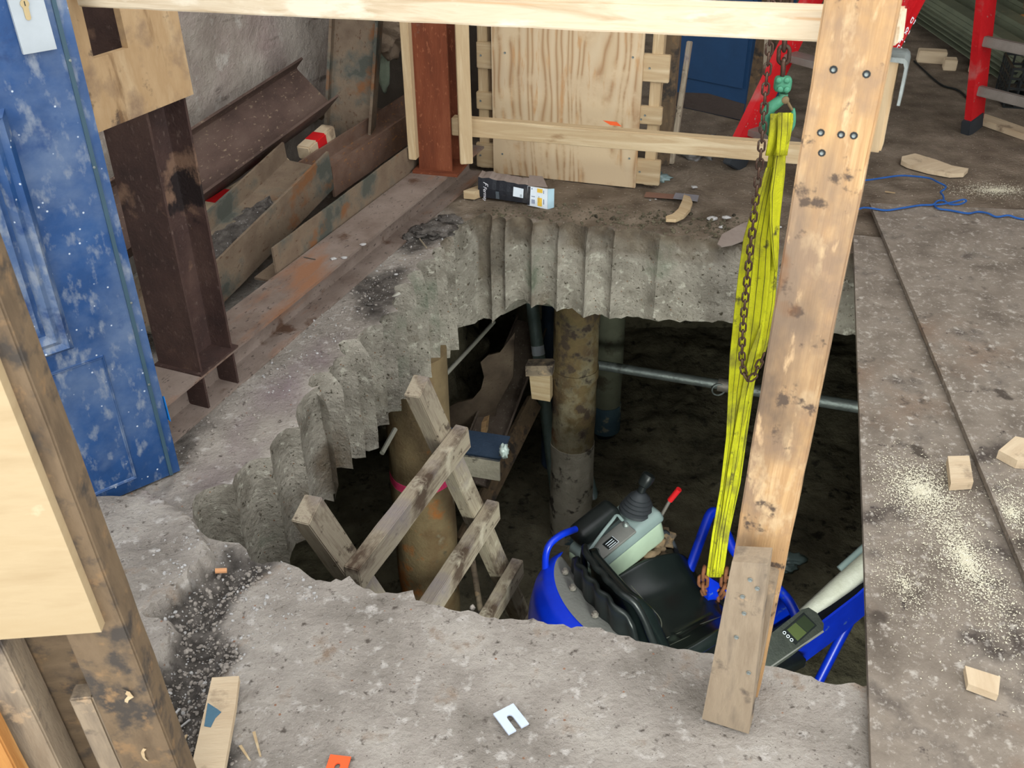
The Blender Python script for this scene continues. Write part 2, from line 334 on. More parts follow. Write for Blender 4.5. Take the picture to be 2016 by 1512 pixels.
def addmask(m, attr, cols, sc, amount=1.0, speck=None):
    nt = m.node_tree; N = nt.nodes; L = nt.links; b = N['Principled BSDF']
    old = b.inputs['Base Color'].links[0].from_socket
    at = N.new('ShaderNodeAttribute'); at.attribute_name = attr
    tc = N.new('ShaderNodeTexCoord'); n = N.new('ShaderNodeTexNoise'); n.inputs['Scale'].default_value = sc; n.inputs['Detail'].default_value = 9
    L.new(tc.outputs['Object'], n.inputs['Vector'])
    rp = N.new('ShaderNodeValToRGB'); L.new(n.outputs['Fac'], rp.inputs[0]); e = rp.color_ramp.elements
    while len(e) < len(cols): e.new(.5)
    for i, c in enumerate(cols): e[i].position = .32 + .36 * i / (len(cols) - 1); e[i].color = c
    col = rp.outputs[0]
    if speck:
        vn = N.new('ShaderNodeTexVoronoi'); vn.inputs['Scale'].default_value = speck[1]; L.new(tc.outputs['Object'], vn.inputs['Vector'])
        mr = N.new('ShaderNodeMapRange'); mr.inputs[1].default_value = .16; mr.inputs[2].default_value = .08; L.new(vn.outputs['Distance'], mr.inputs[0])
        mx = N.new('ShaderNodeMix'); mx.data_type = 'RGBA'; L.new(mr.outputs[0], mx.inputs[0]); L.new(col, mx.inputs[6]); mx.inputs[7].default_value = speck[0]; col = mx.outputs[2]
    mu = N.new('ShaderNodeMath'); mu.operation = 'MULTIPLY'; mu.inputs[1].default_value = amount; L.new(at.outputs['Fac'], mu.inputs[0])
    mx = N.new('ShaderNodeMix'); mx.data_type = 'RGBA'; L.new(mu.outputs[0], mx.inputs[0]); L.new(old, mx.inputs[6]); L.new(col, mx.inputs[7]); L.new(mx.outputs[2], b.inputs['Base Color'])
addmask(m_conc, 'stain', [C(112, 92, 100), C(134, 116, 122)], 12, .75)
addmask(m_conc, 'mud', [C(92, 79, 63), C(118, 104, 87), C(142, 128, 110)], 7, .95, (C(170, 160, 146), 44))
addmask(m_cut, 'mud', [C(66, 56, 44), C(92, 80, 64), C(116, 104, 86)], 14, .9)
addmask(m_conc, 'dirt', [C(48, 44, 40), C(76, 71, 66), C(106, 100, 94)], 30, .95, (C(200, 198, 196), 62))

# ---------------------------------------------------------------- setting
L1 = [(588, 1118), (558, 1107), (539, 1105), (511, 1107), (493, 1100), (485, 1082), (471, 1070), (439, 1068), (412, 1062), (392, 1044), (380, 1019), (378, 992), (386, 975), (402, 964), (422, 957), (440, 953), (457, 953),
      (462, 936), (477, 918), (490, 907), (508, 900), (533, 897), (531, 880), (536, 868), (547, 853), (563, 843), (588, 839), (582, 818), (585, 800), (597, 782), (610, 772), (632, 760)]
Lrim = [(627, 737), (643, 726), (668, 721), (674, 691), (677, 672), (698, 664), (719, 659), (738, 648), (750, 640), (770, 625), (787, 609), (786, 585), (786, 564), (800, 560), (810, 553), (813, 543), (825, 528), (834, 517), (850, 510), (863, 503), (864, 490), (876, 481), (888, 466), (900, 455), (902, 440)]
near = [(1800, 1372), (1760, 1358), (1711, 1348), (1631, 1345), (1611, 1338), (1560, 1325), (1531, 1315), (1511, 1308), (1460, 1300), (1404, 1291), (1344, 1278), (1310, 1271), (1272, 1265), (1252, 1264), (1215, 1248), (1172, 1235), (1149, 1238), (1110, 1231), (1079, 1228), (1049, 1218), (1016, 1219), (962, 1218), (937, 1208), (907, 1205), (870, 1198), (843, 1191), (818, 1181), (811, 1163), (783, 1165), (739, 1168), (709, 1153), (687, 1137), (672, 1146), (620, 1141), (600, 1129)]
bpts = []                               # boundary: (rim xy, wall xy, bottom z, kind)
for p in L1:
    q = G(*p).xy; bpts.append((q, q, -.42 + .03 * noise.noise(Vc((q.x * 9, q.y * 9, 0))), 0))
Lb = [(2.42, -.40), (2.49, -.36), (2.62, -.375), (2.82, -.45), (2.9, -.41), (3.15, -.445), (3.31, -.465), (3.52, -.51), (3.65, -.53), (3.69, -.47), (3.8, -.49)]
A = Vc((-.575, 2.50)); B = Vc((-.205, 3.70)); ab = B - A; nl = Vc((-ab.y, ab.x)).normalized()
rim = [G(*p).xy for p in Lrim]; ts = [((r - A).dot(ab) / ab.dot(ab), (r - A).dot(nl)) for r in rim]; ts.sort()
NG = 12; last = 0
for k in range(NG * 8):
    t = k / (NG * 8); ph = (k % 8) / 8
    arc = .052 * math.sin(math.pi * ph) ** .7 - .006 if ph > 0 else -.014
    q = A + ab * t + nl * arc
    rm = A + ab * t + nl * (interp(t, ts) * .8 + arc * .55 + .008 * noise.noise(Vc((t * 60, 3, 0))))
    bpts.append((rm, q, interp(q.y, Lb) + .02 * noise.noise(Vc((t * 40, 9, 0))), 1))
# corner and back wall
bx = [930, 967, 995, 1048, 1100, 1156, 1210, 1300, 1390, 1480, 1570, 1660, 1760]
Ba = Vc((-.16, 3.765)); Bd = Vc((.965, -.262))
Bb = [(-.16, -.49), (-.08, -.47), (-.045, -.45), (-.02, -.40), (.02, -.365), (.15, -.375), (.178, -.375), (.326, -.395), (.49, -.385), (.6, -.37), (.81, -.345), (1.04, -.335), (1.34, -.335)]
cus = []
for xx in bx:
    d = ray(xx, 455); nn = Vc((-Bd.y, Bd.x, 0)); P = EYEP + d * ((Vc((Ba.x, Ba.y, 0)) - EYEP).dot(nn) / d.dot(nn)); cus.append(P.xy)
for i in range(len(cus) - 1):
    for k in range(8):
        ph = k / 8; q = cus[i].lerp(cus[i + 1], ph)
        dep = (.036, .022, .036, .036, .036, .034, .034, .012, .010, .010, .01, .01)[i]
        arc = dep * math.sin(math.pi * ph) ** .6 - .004 if k else -.012 if i < 7 else -.004
        q2 = q + Vc((.262, .965)) * arc
        rm = q2 + Vc((.262, .965)) * (.028 + .022 * noise.noise(Vc((q.x * 14, 5, 0))))
        bpts.append((rm, q2, interp(q.x, Bb) + .018 * noise.noise(Vc((q.x * 30, 2, 0))) + .008 * noise.noise(Vc((q.x * 90, 2, 0))), 1))
# right side under the sheets, then the near broken edge
e0 = cus[-1]; e1 = G(*near[0]).xy
for k in range(1, 24):
    q = e0.lerp(e1, k / 24); bpts.append((q, q, -.36, 0))
nq = [G(*p) for p in near]; nd = []
for a, b in zip(nq, nq[1:]):
    n = max(1, int((b - a).length / .012))
    for k in range(n): nd.append(a.lerp(b, k / n))
for p in nd:
    j = Vc((.004 * noise.noise(p * 60), .010 * noise.noise(p * 45 + Vc((5, 0, 0))) + .006 * noise.noise(p * 130)))
    bpts.append((p.xy + j, p.xy + j + Vc((0, .0)), -.38 + .03 * noise.noise(p * 20), 0))
hole = [b[0] for b in bpts]
def inside(p, poly):
    c = False; j = len(poly) - 1
    for i in range(len(poly)):
        a, b = poly[i], poly[j]
        if (a.y > p.y) != (b.y > p.y) and p.x < (b.x - a.x) * (p.y - a.y) / (b.y - a.y) + a.x: c = not c
        j = i
    return c
raisedpx = [(180, 1000), (300, 985), (385, 1035), (420, 1095), (424, 1112), (400, 1135), (372, 1165), (355, 1190), (322, 1212), (300, 1228), (335, 1236), (352, 1250), (345, 1285), (318, 1330), (300, 1375), (60, 1500), (60, 1050)]
raised = [G(*p).xy for p in raisedpx]
gutpx = [(424, 1112), (450, 1080), (540, 1108), (520, 1130), (455, 1180), (430, 1230), (470, 1290), (430, 1340), (420, 1420), (470, 1480), (420, 1600), (250, 1600), (300, 1375), (318, 1330), (345, 1285), (352, 1250), (330, 1232), (372, 1165)]
gut = [G(*p).xy for p in gutpx]
def pdist(p, poly):
    best = 9
    for i in range(len(poly)):
        a, b = poly[i - 1], poly[i]; ab_ = b - a; t = max(0, min(1, (p - a).dot(ab_) / max(1e-9, ab_.dot(ab_))))
        best = min(best, (a + ab_ * t - p).length)
    return best
def topz(x, y):
    p = Vc((x, y)); z = .006 * noise.noise(Vc((x * 5, y * 5, 0))) + .004 * noise.noise(Vc((x * 22, y * 22, 3)))
    if y < 2.6 and x < .1:
        if inside(p, raised):
            z += .040 * min(1, pdist(p, raised) / .010 + .3) + .005 * noise.noise(Vc((x * 30, y * 30, 4)))
        elif inside(p, gut):
            d = pdist(p, gut); z -= .034 * min(1, d / .06); z += .010 * noise.noise(Vc((x * 60, y * 60, 1)))
    if y > 3.45 and -.25 < x < 1.5:        # muddy shoulder behind the far rim
        z += .012 * noise.noise(Vc((x * 16, y * 16, 8)))
    return z
pts = []; edges = []
nb = len(bpts)
for b in bpts: pts.append(b[0].copy())
for i in range(nb): edges.append((i, (i + 1) % nb))
xr, yr = (-2.6, 5.4), (.2, 9.0)
def grid(x0, x1, y0, y1, s, skip=None):
    y = y0
    while y <= y1 + 1e-6:
        x = x0
        while x <= x1 + 1e-6:
            p = Vc((x + (random.random() - .5) * s * .3, y + (random.random() - .5) * s * .3))
            if not (skip and skip(p)): pts.append(p)
            x += s
        y += s
fx = lambda p: -1.3 < p.x < 1.2 and .9 < p.y < 4.3
ff = lambda p: -.95 < p.x < -.25 and 1.0 < p.y < 2.25
grid(xr[0], xr[1], yr[0], yr[1], .2, fx)
grid(-1.3, 1.2, .9, 4.3, .034, lambda p: inside(p, hole) or ff(p))
grid(-.95, -.25, 1.0, 2.25, .014, lambda p: inside(p, hole))
vs, es, fs, ov, oe, of = delaunay_2d_cdt(pts, edges, [], 0, 1e-5)
bm = bmesh.new()
tv = [bm.verts.new((p.x, p.y, topz(p.x, p.y))) for p in vs]
omap = {}
for i, o in enumerate(ov):
    for q in o:
        if q < nb: omap[q] = tv[i]
for f in fs:
    c = (vs[f[0]] + vs[f[1]] + vs[f[2]]) / 3
    if inside(c, hole): continue
    fc = bm.faces.new([tv[i] for i in f])
    fc.material_index = 0
rows = [.012, .03, .06, .10, .15, .2, .26, .32, .38, .44, 1.0]
prev = [omap[i] for i in range(nb)]; botm = []
H = .56
for r in rows:
    cur = []
    for i, (rm, q, zb, kd) in enumerate(bpts):
        k = min(1, r / .07)
        z = max(zb, -r) if r < 1 else zb
        if r < 1: z = zb * (r / .47) if kd else max(zb, -r)
        p = rm.lerp(q, k); n = noise.noise(Vc((p.x * 40, p.y * 40, z * 40))) * .004 + noise.noise(Vc((p.x * 14, p.y * 14, z * 9))) * .006
        d = Vc((0, 0))
        a = bpts[i - 1][1]; b = bpts[(i + 1) % nb][1]; tn = (b - a)
        if tn.length > 1e-6: tn.normalize(); d = Vc((-tn.y, tn.x)) * n
        cur.append(bm.verts.new((p.x + d.x, p.y + d.y, z)))
    for i in range(nb):
        j = (i + 1) % nb
        try:
            fc = bm.faces.new((prev[i], prev[j], cur[j], cur[i])); fc.material_index = 1
        except ValueError: pass
    prev = cur
# underside
under = [b[1].copy() for b in bpts]
pp = under + [Vc((xr[0] + (xr[1] - xr[0]) * i / 12, yr[0] + (yr[1] - yr[0]) * j / 12)) for i in range(13) for j in range(13) if not inside(Vc((xr[0] + (xr[1] - xr[0]) * i / 12, yr[0] + (yr[1] - yr[0]) * j / 12)), under)]
v2, _, f2, o2, _, _ = delaunay_2d_cdt(pp, edges, [], 0, 1e-5)
uv_ = []
for i, p in enumerate(v2):
    k = [q for q in o2[i] if q < nb]
    uv_.append(prev[k[0]] if k else bm.verts.new((p.x, p.y, -.45)))
for f in f2:
    c = (v2[f[0]] + v2[f[1]] + v2[f[2]]) / 3
    if inside(c, under): continue
    try:
        fc = bm.faces.new([uv_[i] for i in f][::-1]); fc.material_index = 1
    except ValueError: pass
me = bpy.data.meshes.new('floor'); bm.to_mesh(me); bm.free()
debrispx = [[(760, 470), (850, 430), (905, 425), (895, 455), (862, 488), (800, 500)], [(700, 545), (790, 530), (800, 560), (780, 610), (735, 640), (690, 600)], [(360, 780), (420, 770), (470, 740), (420, 800), (400, 850), (350, 930), (330, 960)]]
debris = [[G(*p).xy for p in q] for q in debrispx]
purple = [G(*p).xy for p in [(460, 800), (600, 680), (670, 660), (650, 720), (560, 830), (430, 960), (330, 985), (380, 930)]]
at_d = me.attributes.new('dirt', 'FLOAT', 'POINT'); at_m = me.attributes.new('mud', 'FLOAT', 'POINT'); at_p = me.attributes.new('stain', 'FLOAT', 'POINT')
for i, vt in enumerate(me.vertices):
    p = vt.co.xy; x, y = p; d = m = st = 0
    if vt.co.z > -.09:
        nz = noise.noise(Vc((x * 9, y * 9, 2))) * .03 + noise.noise(Vc((x * 40, y * 40, 2))) * .012
        if y < 2.6 and x < .1:
            dd = pdist(p, gut) * (1 if inside(p, gut) else -1) + nz; d = 0 if inside(p, raised) else max(d, min(1, max(0, (dd + (.03 if pdist(p, raised) < .05 else .012)) / .03)))
        for q in debris:
            if (p - q[0]).length < .8:
                dd = pdist(p, q) * (1 if inside(p, q) else -1) + nz * 1.5; d = max(d, min(1, max(0, (dd + .02) / .05)))
        if (p - purple[0]).length < 1.2:
            dd = pdist(p, purple) * (1 if inside(p, purple) else -1) + nz * 3; st = min(1, max(0, (dd + .03) / .09)) * (.5 + noise.noise(Vc((x * 14, y * 5, 7))))
        L_ = y + .272 * x - 3.66 + nz * 2                     # far side of the pit: trodden earth over the slab
        m = min(1, max(0, L_ / .12)) if x > -.35 else min(1, max(0, (y - 3.4 - x * 0 + nz * 3) / .5)) * .6
    if y > 3.3 and -.25 < x < 1.6 and vt.co.z <= 0.0 and abs(y + .272 * x - 3.72) < .16:
        nz2 = noise.noise(Vc((x * 12, y * 12, 5))) * .05 + noise.noise(Vc((x * 45, y * 45, vt.co.z * 40))) * .02
        m = max(m if vt.co.z > -.09 else 0, min(1, max(0, (vt.co.z + .055 + nz2) / .03)))
        if -.135 < x < -.025: m = max(m, min(1, max(0, .75 + 4 * nz2)) if vt.co.z > -.3 else .2)
    at_d.data[i].value = d; at_m.data[i].value = m; at_p.data[i].value = max(0, st)
for p in me.polygons: p.use_smooth = p.material_index == 1
me.set_sharp_from_angle(angle=math.radians(38))
fl = put('floor', me, [m_conc, m_cut, m_dust]); tag(fl, None, None, kind='structure')

def terrain(name, o, ex, ey, nx, ny, amp, mat, sc=2.5, nrm=None, extra=None):
    o, ex, ey = Vc(o), Vc(ex), Vc(ey); nn = Vc(nrm) if nrm else ex.cross(ey).normalized(); bm = bmesh.new(); g = []
    for j in range(ny + 1):
        r = []
        for i in range(nx + 1):
            p = o + ex * (i / nx) + ey * (j / ny)
            h = amp * (noise.noise(p * sc) + .5 * noise.noise(p * sc * 2.7) + .3 * noise.noise(p * sc * 7) + .16 * noise.noise(p * sc * 18))
            if extra: h += extra(p)
            r.append(bm.verts.new(p + nn * h))
        g.append(r)
    for j in range(ny):
        for i in range(nx): bm.faces.new((g[j][i], g[j][i + 1], g[j + 1][i + 1], g[j + 1][i]))
    me = bpy.data.meshes.new(name); bm.to_mesh(me); bm.free()
    for p in me.polygons: p.use_smooth = True
    return tag(put(name, me, mat), None, None, kind='structure')
PZ = -2.1
terrain('floor_pit', (-1.8, .6, PZ), (5.0, 0, 0), (0, 6.2, 0), 170, 200, .045, m_soil, 3)
terrain('wall_pit_back', (-1.8, 6.5, PZ - .1), (5.0, 0, 0), (0, 0, 1.75), 110, 50, .06, m_soil, 3, nrm=(0, -1, 0))
terrain('wall_pit_left', (-1.35, .6, PZ - .1), (0, 6.2, 0), (0, 0, 1.75), 70, 30, .06, m_soil, 3, nrm=(1, 0, 0))
terrain('wall_pit_right', (2.7, .6, PZ - .1), (0, 6.2, 0), (0, 0, 1.75), 70, 30, .06, m_soil, 3, nrm=(-1, 0, 0))
terrain('wall_pit_front', (-1.8, .75, PZ - .1), (5.0, 0, 0), (0, 0, 1.75), 60, 30, .04, m_soil, 3, nrm=(0, 1, 0))
# room shell
bd = Vc((.381, .925, 0)).normalized(); bl = Vc((-bd.y, bd.x, 0))
w0 = Vc((-1.62, 1.4, 0)) 
wl0 = Vc((-1.35, 2.45, 0)) + bl * .36; wl1 = wl0 + bd * 2.75
terrain('wall_left', wl0 - bd * 2.2 - Z * .05, bd * 4.75, Z * 3.3, 150, 110, .012, m_wall, 5, nrm=(-bl.x, -bl.y, 0))
cw = wl0 + bd * 2.55
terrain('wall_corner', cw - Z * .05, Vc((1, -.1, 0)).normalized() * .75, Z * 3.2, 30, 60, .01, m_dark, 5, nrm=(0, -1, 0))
def wallbox(name, a, b, z0, z1, t, mat):
    a, b = Vc(a), Vc(b); d = (b - a).normalized(); n = Vc((-d.y, d.x, 0)) * t
    o = prism(name, [a + Z * z0, b + Z * z0, b + Z * z1, a + Z * z1], n, mat); return tag(o, None, None, kind='structure')
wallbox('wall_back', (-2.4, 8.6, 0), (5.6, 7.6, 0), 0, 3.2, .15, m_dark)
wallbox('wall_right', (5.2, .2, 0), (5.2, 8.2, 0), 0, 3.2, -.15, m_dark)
o = prism('ceiling', [(-3.2, 3.0, 3.3), (5.4, 3.0, 3.3), (5.4, 9, 3.3), (-3.2, 9, 3.3)], (0, 0, .15), m_ceil); tag(o, None, None, kind='structure')

# ================================================================ barrier round the opening
pb = Vc((.376, 1.286, 0)); pe = Vc((.461, 1.25, 0)); pw = (pe - pb).normalized(); pn = Vc((-pw.y, pw.x, 0))      # pn points away from the camera
# main post (face 96 wide), stub board and packing in front of its foot
po = root('barrier_post', G(1460, 1330), 'upright scuffed timber barrier post at the right front of the hole', 'post')
mf = [V(1475, 900, pb + pn * .092, pw), V(1579, 900, pb + pn * .092, pw)]
c0, c1 = mf[0].copy(), mf[1].copy(); mw = (c1 - c0).length; mc = (c0 + c1) / 2; mc.z = 0
bar('timber', mc + pn * .022 + Z * .004, mc + pn * -.018 + pw * .014 + Z * 1.62, mw * 1.03, .044, pw, m_post, po, rough=.0015, cuts=30)
fb0 = V(1441, 1108, pb, pw); fb1 = V(1511, 1108, pb, pw); ft = fb0.z
fl0, fl1 = V(1384, 1395, pb, pw), V(1478, 1420, pb, pw)
fc = (pb + pe) / 2
fq = [V(1384, 1400, pb, pw), V(1478, 1425, pb, pw), V(1512, 1110, pb, pw), V(1441, 1106, pb, pw)]
fq[0].z = fq[1].z = .006
prism('foot_board', fq, pn * .044, m_grime, po, bevel=.003, xdir=Z, label='grey dirty board fixed to the foot of the post')
bar('packing_board', mc - pn * .026 + Z * .004, mc - pn * .026 + Z * (ft - .06), mw - .006, .046, pw, m_grime, po, rough=.002, cuts=8)
def screwhead(p, n, par, r=.0045):
    lathe('screw', [(r * .35, .0005), (r, .0008), (r * .9, .0022), (r * .3, .0012)], p, n, m_galv, par, 10)
    
for sx, sy in ((1641, 137), (1706, 146), (1616, 261), (1656, 265), (1681, 267), (1618, 301)):
    zz_ = V(sx, sy, mc, pw).z
    q_ = V(sx, sy, mc - pn * (.0004 + .040 * zz_ / 1.62), pw)
    lathe('screw_hole', [(.0055, 0), (.0055, .0004)], q_, -pn, m_black, po, 9)
    screwhead(q_, -pn, po, .0028)
for sx, sy in ((1477, 1141), (1491, 1158), (1462, 1174), (1465, 1207), (1450, 1254), (1474, 1324)):
    screwhead(V(sx, sy, fc - pn * .0006, pw), -pn, po)
# top rail
ra = V(1625, 52, mc + pn * .05, pw) + pn * .02
gq0 = Vc((-.886, 2.39, 0)) - bl * .004                       # plane of the column's right-hand flange tips
rb = V(163, -12, gq0 - bl * .048, bd)
rdv = (rb - ra); rh = Vc((rdv.x, rdv.y, 0)).normalized()
o = bar('top_rail', ra - rdv.normalized() * .100, rb, .044, .040, Z, m_rail, rough=.0012, cuts=40)
tag(o, 'pale knotty timber rail running across the top of the picture', 'rail')
# short packer and bent steel angle behind the post
pk = V(1745, 200, mc + pn * .075, pw)
pt = V(1757, 108, mc + pn * .08, pw); pbm = V(1726, 292, mc + pn * .08, pw)
px_ = pbm.xy.lerp(pt.xy, .5)
o = bar('timber_packer', Vc((px_.x, px_.y, pbm.z)) - pw * .006, Vc((px_.x, px_.y, pt.z)) - pw * .006, .030, .040, pw, m_pine, rough=.0015, cuts=6)
tag(o, 'short upright timber packer behind the right edge of the barrier post', 'timber block')
a0 = V(1700, 96, mc + pn * .11, pw); aw = V(1796, 98, mc + pn * .11, pw); al = V(1779, 187, mc + pn * .11, pw)
z1 = aw.z; wv = Vc((aw.x - a0.x, aw.y - a0.y, 0)); dl = max(.05, z1 - al.z)
ag = [Vc((a0.x, a0.y, z1 - .004)), Vc((a0.x, a0.y, z1 + .001)), a0 + wv * .9 + Z * (z1 + .001 - a0.z), a0 + wv * .97 + Z * (z1 - .003 - a0.z), a0 + wv + Z * (z1 - .010 - a0.z), a0 + wv + Z * (z1 - dl - a0.z), a0 + wv * .94 + Z * (z1 - dl - a0.z), a0 + wv * .94 + Z * (z1 - .012 - a0.z), a0 + wv * .9 + Z * (z1 - .006 - a0.z)]
o = prism('steel_angle', ag, -pn * .055, m_galv, bevel=.0006)
tag(o, 'bent grey steel angle clip hooked over the packer beside the post', 'bracket')

# ================================================================ left side: door, column, beams
cc = Vc((-.886, 2.39, 0))
def S(s, k, z): return cc + bd * s + bl * k + Z * z
dA = Vc((-.894, 2.105, 0)); dl = (Vc((-1.08, 1.951, 0)) - dA).normalized(); dn = Vc((-dl.y, dl.x, 0))
if dn.y > 0: dn = -dn
def Dp(s, z, n=0): return dA + dl * s + Z * (z + .006) + dn * n
dr_ = root('panelled_door', Dp(.38, 0), 'scuffed blue panelled door standing upright at the left edge', 'door')
prism('door_leaf', [Dp(0, 0), Dp(.76, 0), Dp(.76, 1.96), Dp(0, 1.96)], -dn * .044, m_blue, dr_, bevel=.002)
def ringd(name, s0, s1, z0, z1, w, n0, n1, mat, par, top=True):
    """a mitred moulding: outer rectangle, sloping in"""
    bm = bmesh.new(); M = frame(Dp(s0, z0), dl, z=dn); Mi = M.inverted()
    prof = [(0, n0), (.25 * w, n1), (.5 * w, n1 * .55), (.7 * w, n1 * .9), (w, n0)]
    loops = []
    for a, h in prof: loops.append([bm.verts.new(Mi @ Dp(*q, h)) for q in ((s0 + a, z0 + a), (s1 - a, z0 + a), (s1 - a, z1 - a), (s0 + a, z1 - a))])
    for A, B in zip(loops, loops[1:]):
        for i in range(4): bm.faces.new((A[i], A[(i + 1) % 4], B[(i + 1) % 4], B[i]))
    return fin(bm, name, mat, par, M)
ringd('panel_moulding', .171, .60, .452, 1.02, .052, .0, .017, m_blue, dr_)
prism('raised_field', [Dp(.235, .512, 0), Dp(.54, .512, 0), Dp(.54, .96, 0), Dp(.235, .96, 0)], dn * .009, m_blue, dr_, bevel=.006)
ringd('kick_panel', .112, .66, .034, .41, .008, .0, .004, m_blue, dr_)
ringd('panel_moulding', .171, .60, 1.30, 1.86, .052, .0, .017, m_blue, dr_)
prism('edge_bead', [Dp(.021, 0, 0), Dp(.030, 0, 0), Dp(.030, 1.96, 0), Dp(.021, 1.96, 0)], dn * .004, m_edge if False else flat('bead_green', C(52, 78, 92), .6), dr_)
lp = prism('lock_plate', [Dp(.044, 1.118, 0), Dp(.110, 1.118, 0), Dp(.114, 1.345, 0), Dp(.048, 1.345, 0)], dn * .010, m_white, dr_, bevel=.004)
def kc(s, z, r, n=16): return [Dp(s + r * math.cos(2 * math.pi * i / n), z + r * math.sin(2 * math.pi * i / n), .010) for i in range(n)]
ks, kz = .0835, 1.212
kp = [Dp(ks + .0052 * math.cos(a), kz - .026 + .0052 * math.sin(a), .010) for a in [math.pi + math.pi * i / 10 for i in range(11)]]
kp += [Dp(ks + .0085 * math.cos(a), kz + .0085 * math.sin(a), .010) for a in [-.9 + (math.pi + 1.8) * i / 16 for i in range(17)]]
prism('key_cylinder', kp, dn * .0025, m_brass, lp, smooth=False)
prism('keyway', [Dp(ks - .001, kz - .004, .0126), Dp(ks + .001, kz - .004, .0126), Dp(ks + .001, kz + .005, .0126), Dp(ks - .001, kz + .005, .0126)], dn * .0003, m_black, lp)
for sz in (.29, .52, .86, 1.09, 1.28):
    lathe('pin', [(.003, 0), (.003, .0015), (.001, .002)], Dp(.024 + .004 * math.sin(sz * 9), sz, .004), dn, m_galv, dr_, 8)
prism('paint_flake', [Dp(-.001, .165, -.01), Dp(-.001, .235, -.01), Dp(-.004, .24, .002), Dp(-.006, .16, .002)], dn * .002, flat('bright_blue', C(26, 124, 204), .5), dr_)

# upright column, gusset, lying beam
BZ = .13
o = root('steel_column', S(.076, .076, BZ), 'dark brown upright steel column standing on the long beam behind the blue door', 'column')
extrude('column_section', S(.076, .077, BZ), S(.076, .077, 1.75), bd, Hprof(.152, .148, .008, .007), m_dsteel, o)
prism('base_plate', [S(-.012, -.006, BZ), S(.168, -.006, BZ), S(.168, .158, BZ), S(-.012, .158, BZ)], Z * .006, m_dsteel, o, bevel=.001)
gp = lambda s, z, n=.0: cc + bd * s - bl * (.004 - n) + Z * z
outer = [gp(-.23, .903), gp(.156, .892), gp(.150, 1.34), gp(-.23, 1.36)]
inner = [gp(-.150, 1.058), gp(-.038, 1.054), gp(-.04, 1.20), gp(-.15, 1.20)]
bm = bmesh.new(); M = frame(outer[0], bd, z=-bl); Mi = M.inverted()
LL = [[bm.verts.new(Mi @ (p + e)) for p in q] for e in (Vc((0, 0, 0)), -bl * .018) for q in (outer, inner)]
for i in range(4):
    j = (i + 1) % 4
    bm.faces.new((LL[0][i], LL[0][j], LL[1][j], LL[1][i])); bm.faces.new((LL[2][i], LL[2][j], LL[3][j], LL[3][i]))
    bm.faces.new((LL[0][i], LL[0][j], LL[2][j], LL[2][i])); bm.faces.new((LL[1][i], LL[1][j], LL[3][j], LL[3][i]))
o = fin(bm, 'plywood_plate', m_gus, None, M, bevel=.001)
tag(o, 'stained plywood plate with a square cut-out fixed against the dark column', 'plywood')
o = root('steel_beam', S(.8, .077, 0), 'long rusty steel beam lying on the slab along the left of the hole', 'beam')
extrude('beam_section', S(-.45, .077, BZ / 2), S(2.02, .077, BZ / 2), Z, Hprof(BZ, .158, .010, .008), m_bsteel, o, cuts=20)
for sx in (0.002, .146): prism('stiffener', [S(sx, .004, .008), S(sx, .072, .008), S(sx, .072, BZ - .01), S(sx, .004, BZ - .01)], bd * .008, m_dsteel, o)

# pile of old steel between the beam and the wall
tn = lambda s, k, z: S(s, k, z)
o = extrude('steel_angle', tn(.63, .162, .085), tn(1.75, .162, .105), Z, [(0, 0), (.10, 0), (.10, .008), (.012, .008), (.008, .012), (.008, .135), (0, .135)], m_gsteel, cuts=16, rough=.002)
tag(o, 'weathered steel angle with mottled upright face lying right behind the long beam', 'steel section')
def trough(name, a, b, up, h, w, mat, label, par=None, t=.009, cuts=14):
    o = extrude(name, a, b, up, Hprof(h, w, t, .008), mat, par, cuts=cuts, rough=.0015); tag(o, label, 'steel section'); return o
upB = (bl + Z * .06).normalized()
ob = root('steel_section', tn(.8, .4, .15), 'mottled steel section on its side with dark grit in its trough', 'steel section')
extrude('section', tn(.20, .40, .085), tn(1.24, .40, .263), upB, Hprof(.205, .16, .009, .008), m_gsteel, ob, cuts=14, rough=.0015)
bm = bmesh.new(); rows_ = []
for i in range(40):
    t = i / 39; c = tn(.35 + .62 * t, .40, 0); zc = .085 + (.35 + .62 * t - .20) / 1.04 * .178 + .006
    w = .085 * math.sin(math.pi * min(1, max(0.02, t))) ** .5
    rows_.append([bm.verts.new(c + bl * (w * (j / 7 - 1)) + Z * (zc + (.014 * math.sin(math.pi * j / 14) + .016 * noise.noise(Vc((i * .4, j * .5, 1)))) )) for j in range(15)])
for A_, B_ in zip(rows_, rows_[1:]):
    for j in range(14): bm.faces.new((A_[j], A_[j + 1], B_[j + 1], B_[j]))
g = fin(bm, 'grit', m_dust, ob, Matrix.Identity(4)); g['kind'] = 'stuff'
upA = (bl * .72 + Z * .69).normalized()
trough('steel_section', tn(.10, .635, .29), tn(1.69, .635, .42), upA, .215, .13, m_dsteel2, 'largest brown pitted steel section tilted against the rough wall')
trough('steel_section', tn(1.25, .375, .205), tn(2.35, .375, .215), bl, .15, .125, rust('rust_section', [C(84, 62, 50), C(108, 84, 70), C(124, 102, 88)], C(150, 104, 62)), 'rusty steel section lying end to end behind the mottled one, near the rust-red column')
trough('steel_section', tn(1.70, .60, .16), tn(2.2, .60, .17), (bl + Z * .2), .10, .10, m_dsteel2, 'short dark steel section half hidden behind the leaning upright section')
b0 = V(688, 276, S(1.77, .52, 0), u); b0z = b0.z
o = extrude('steel_section', b0, b0 + Z * 1.25 + bd * .20 + u * .10, Vc((.985, -.1, 0)), Hprof(.205, .10, .012, .012), m_gsteel, cuts=10, rough=.0015)
tag(o, 'grey steel section leaning upright in the corner behind the pile', 'steel section')
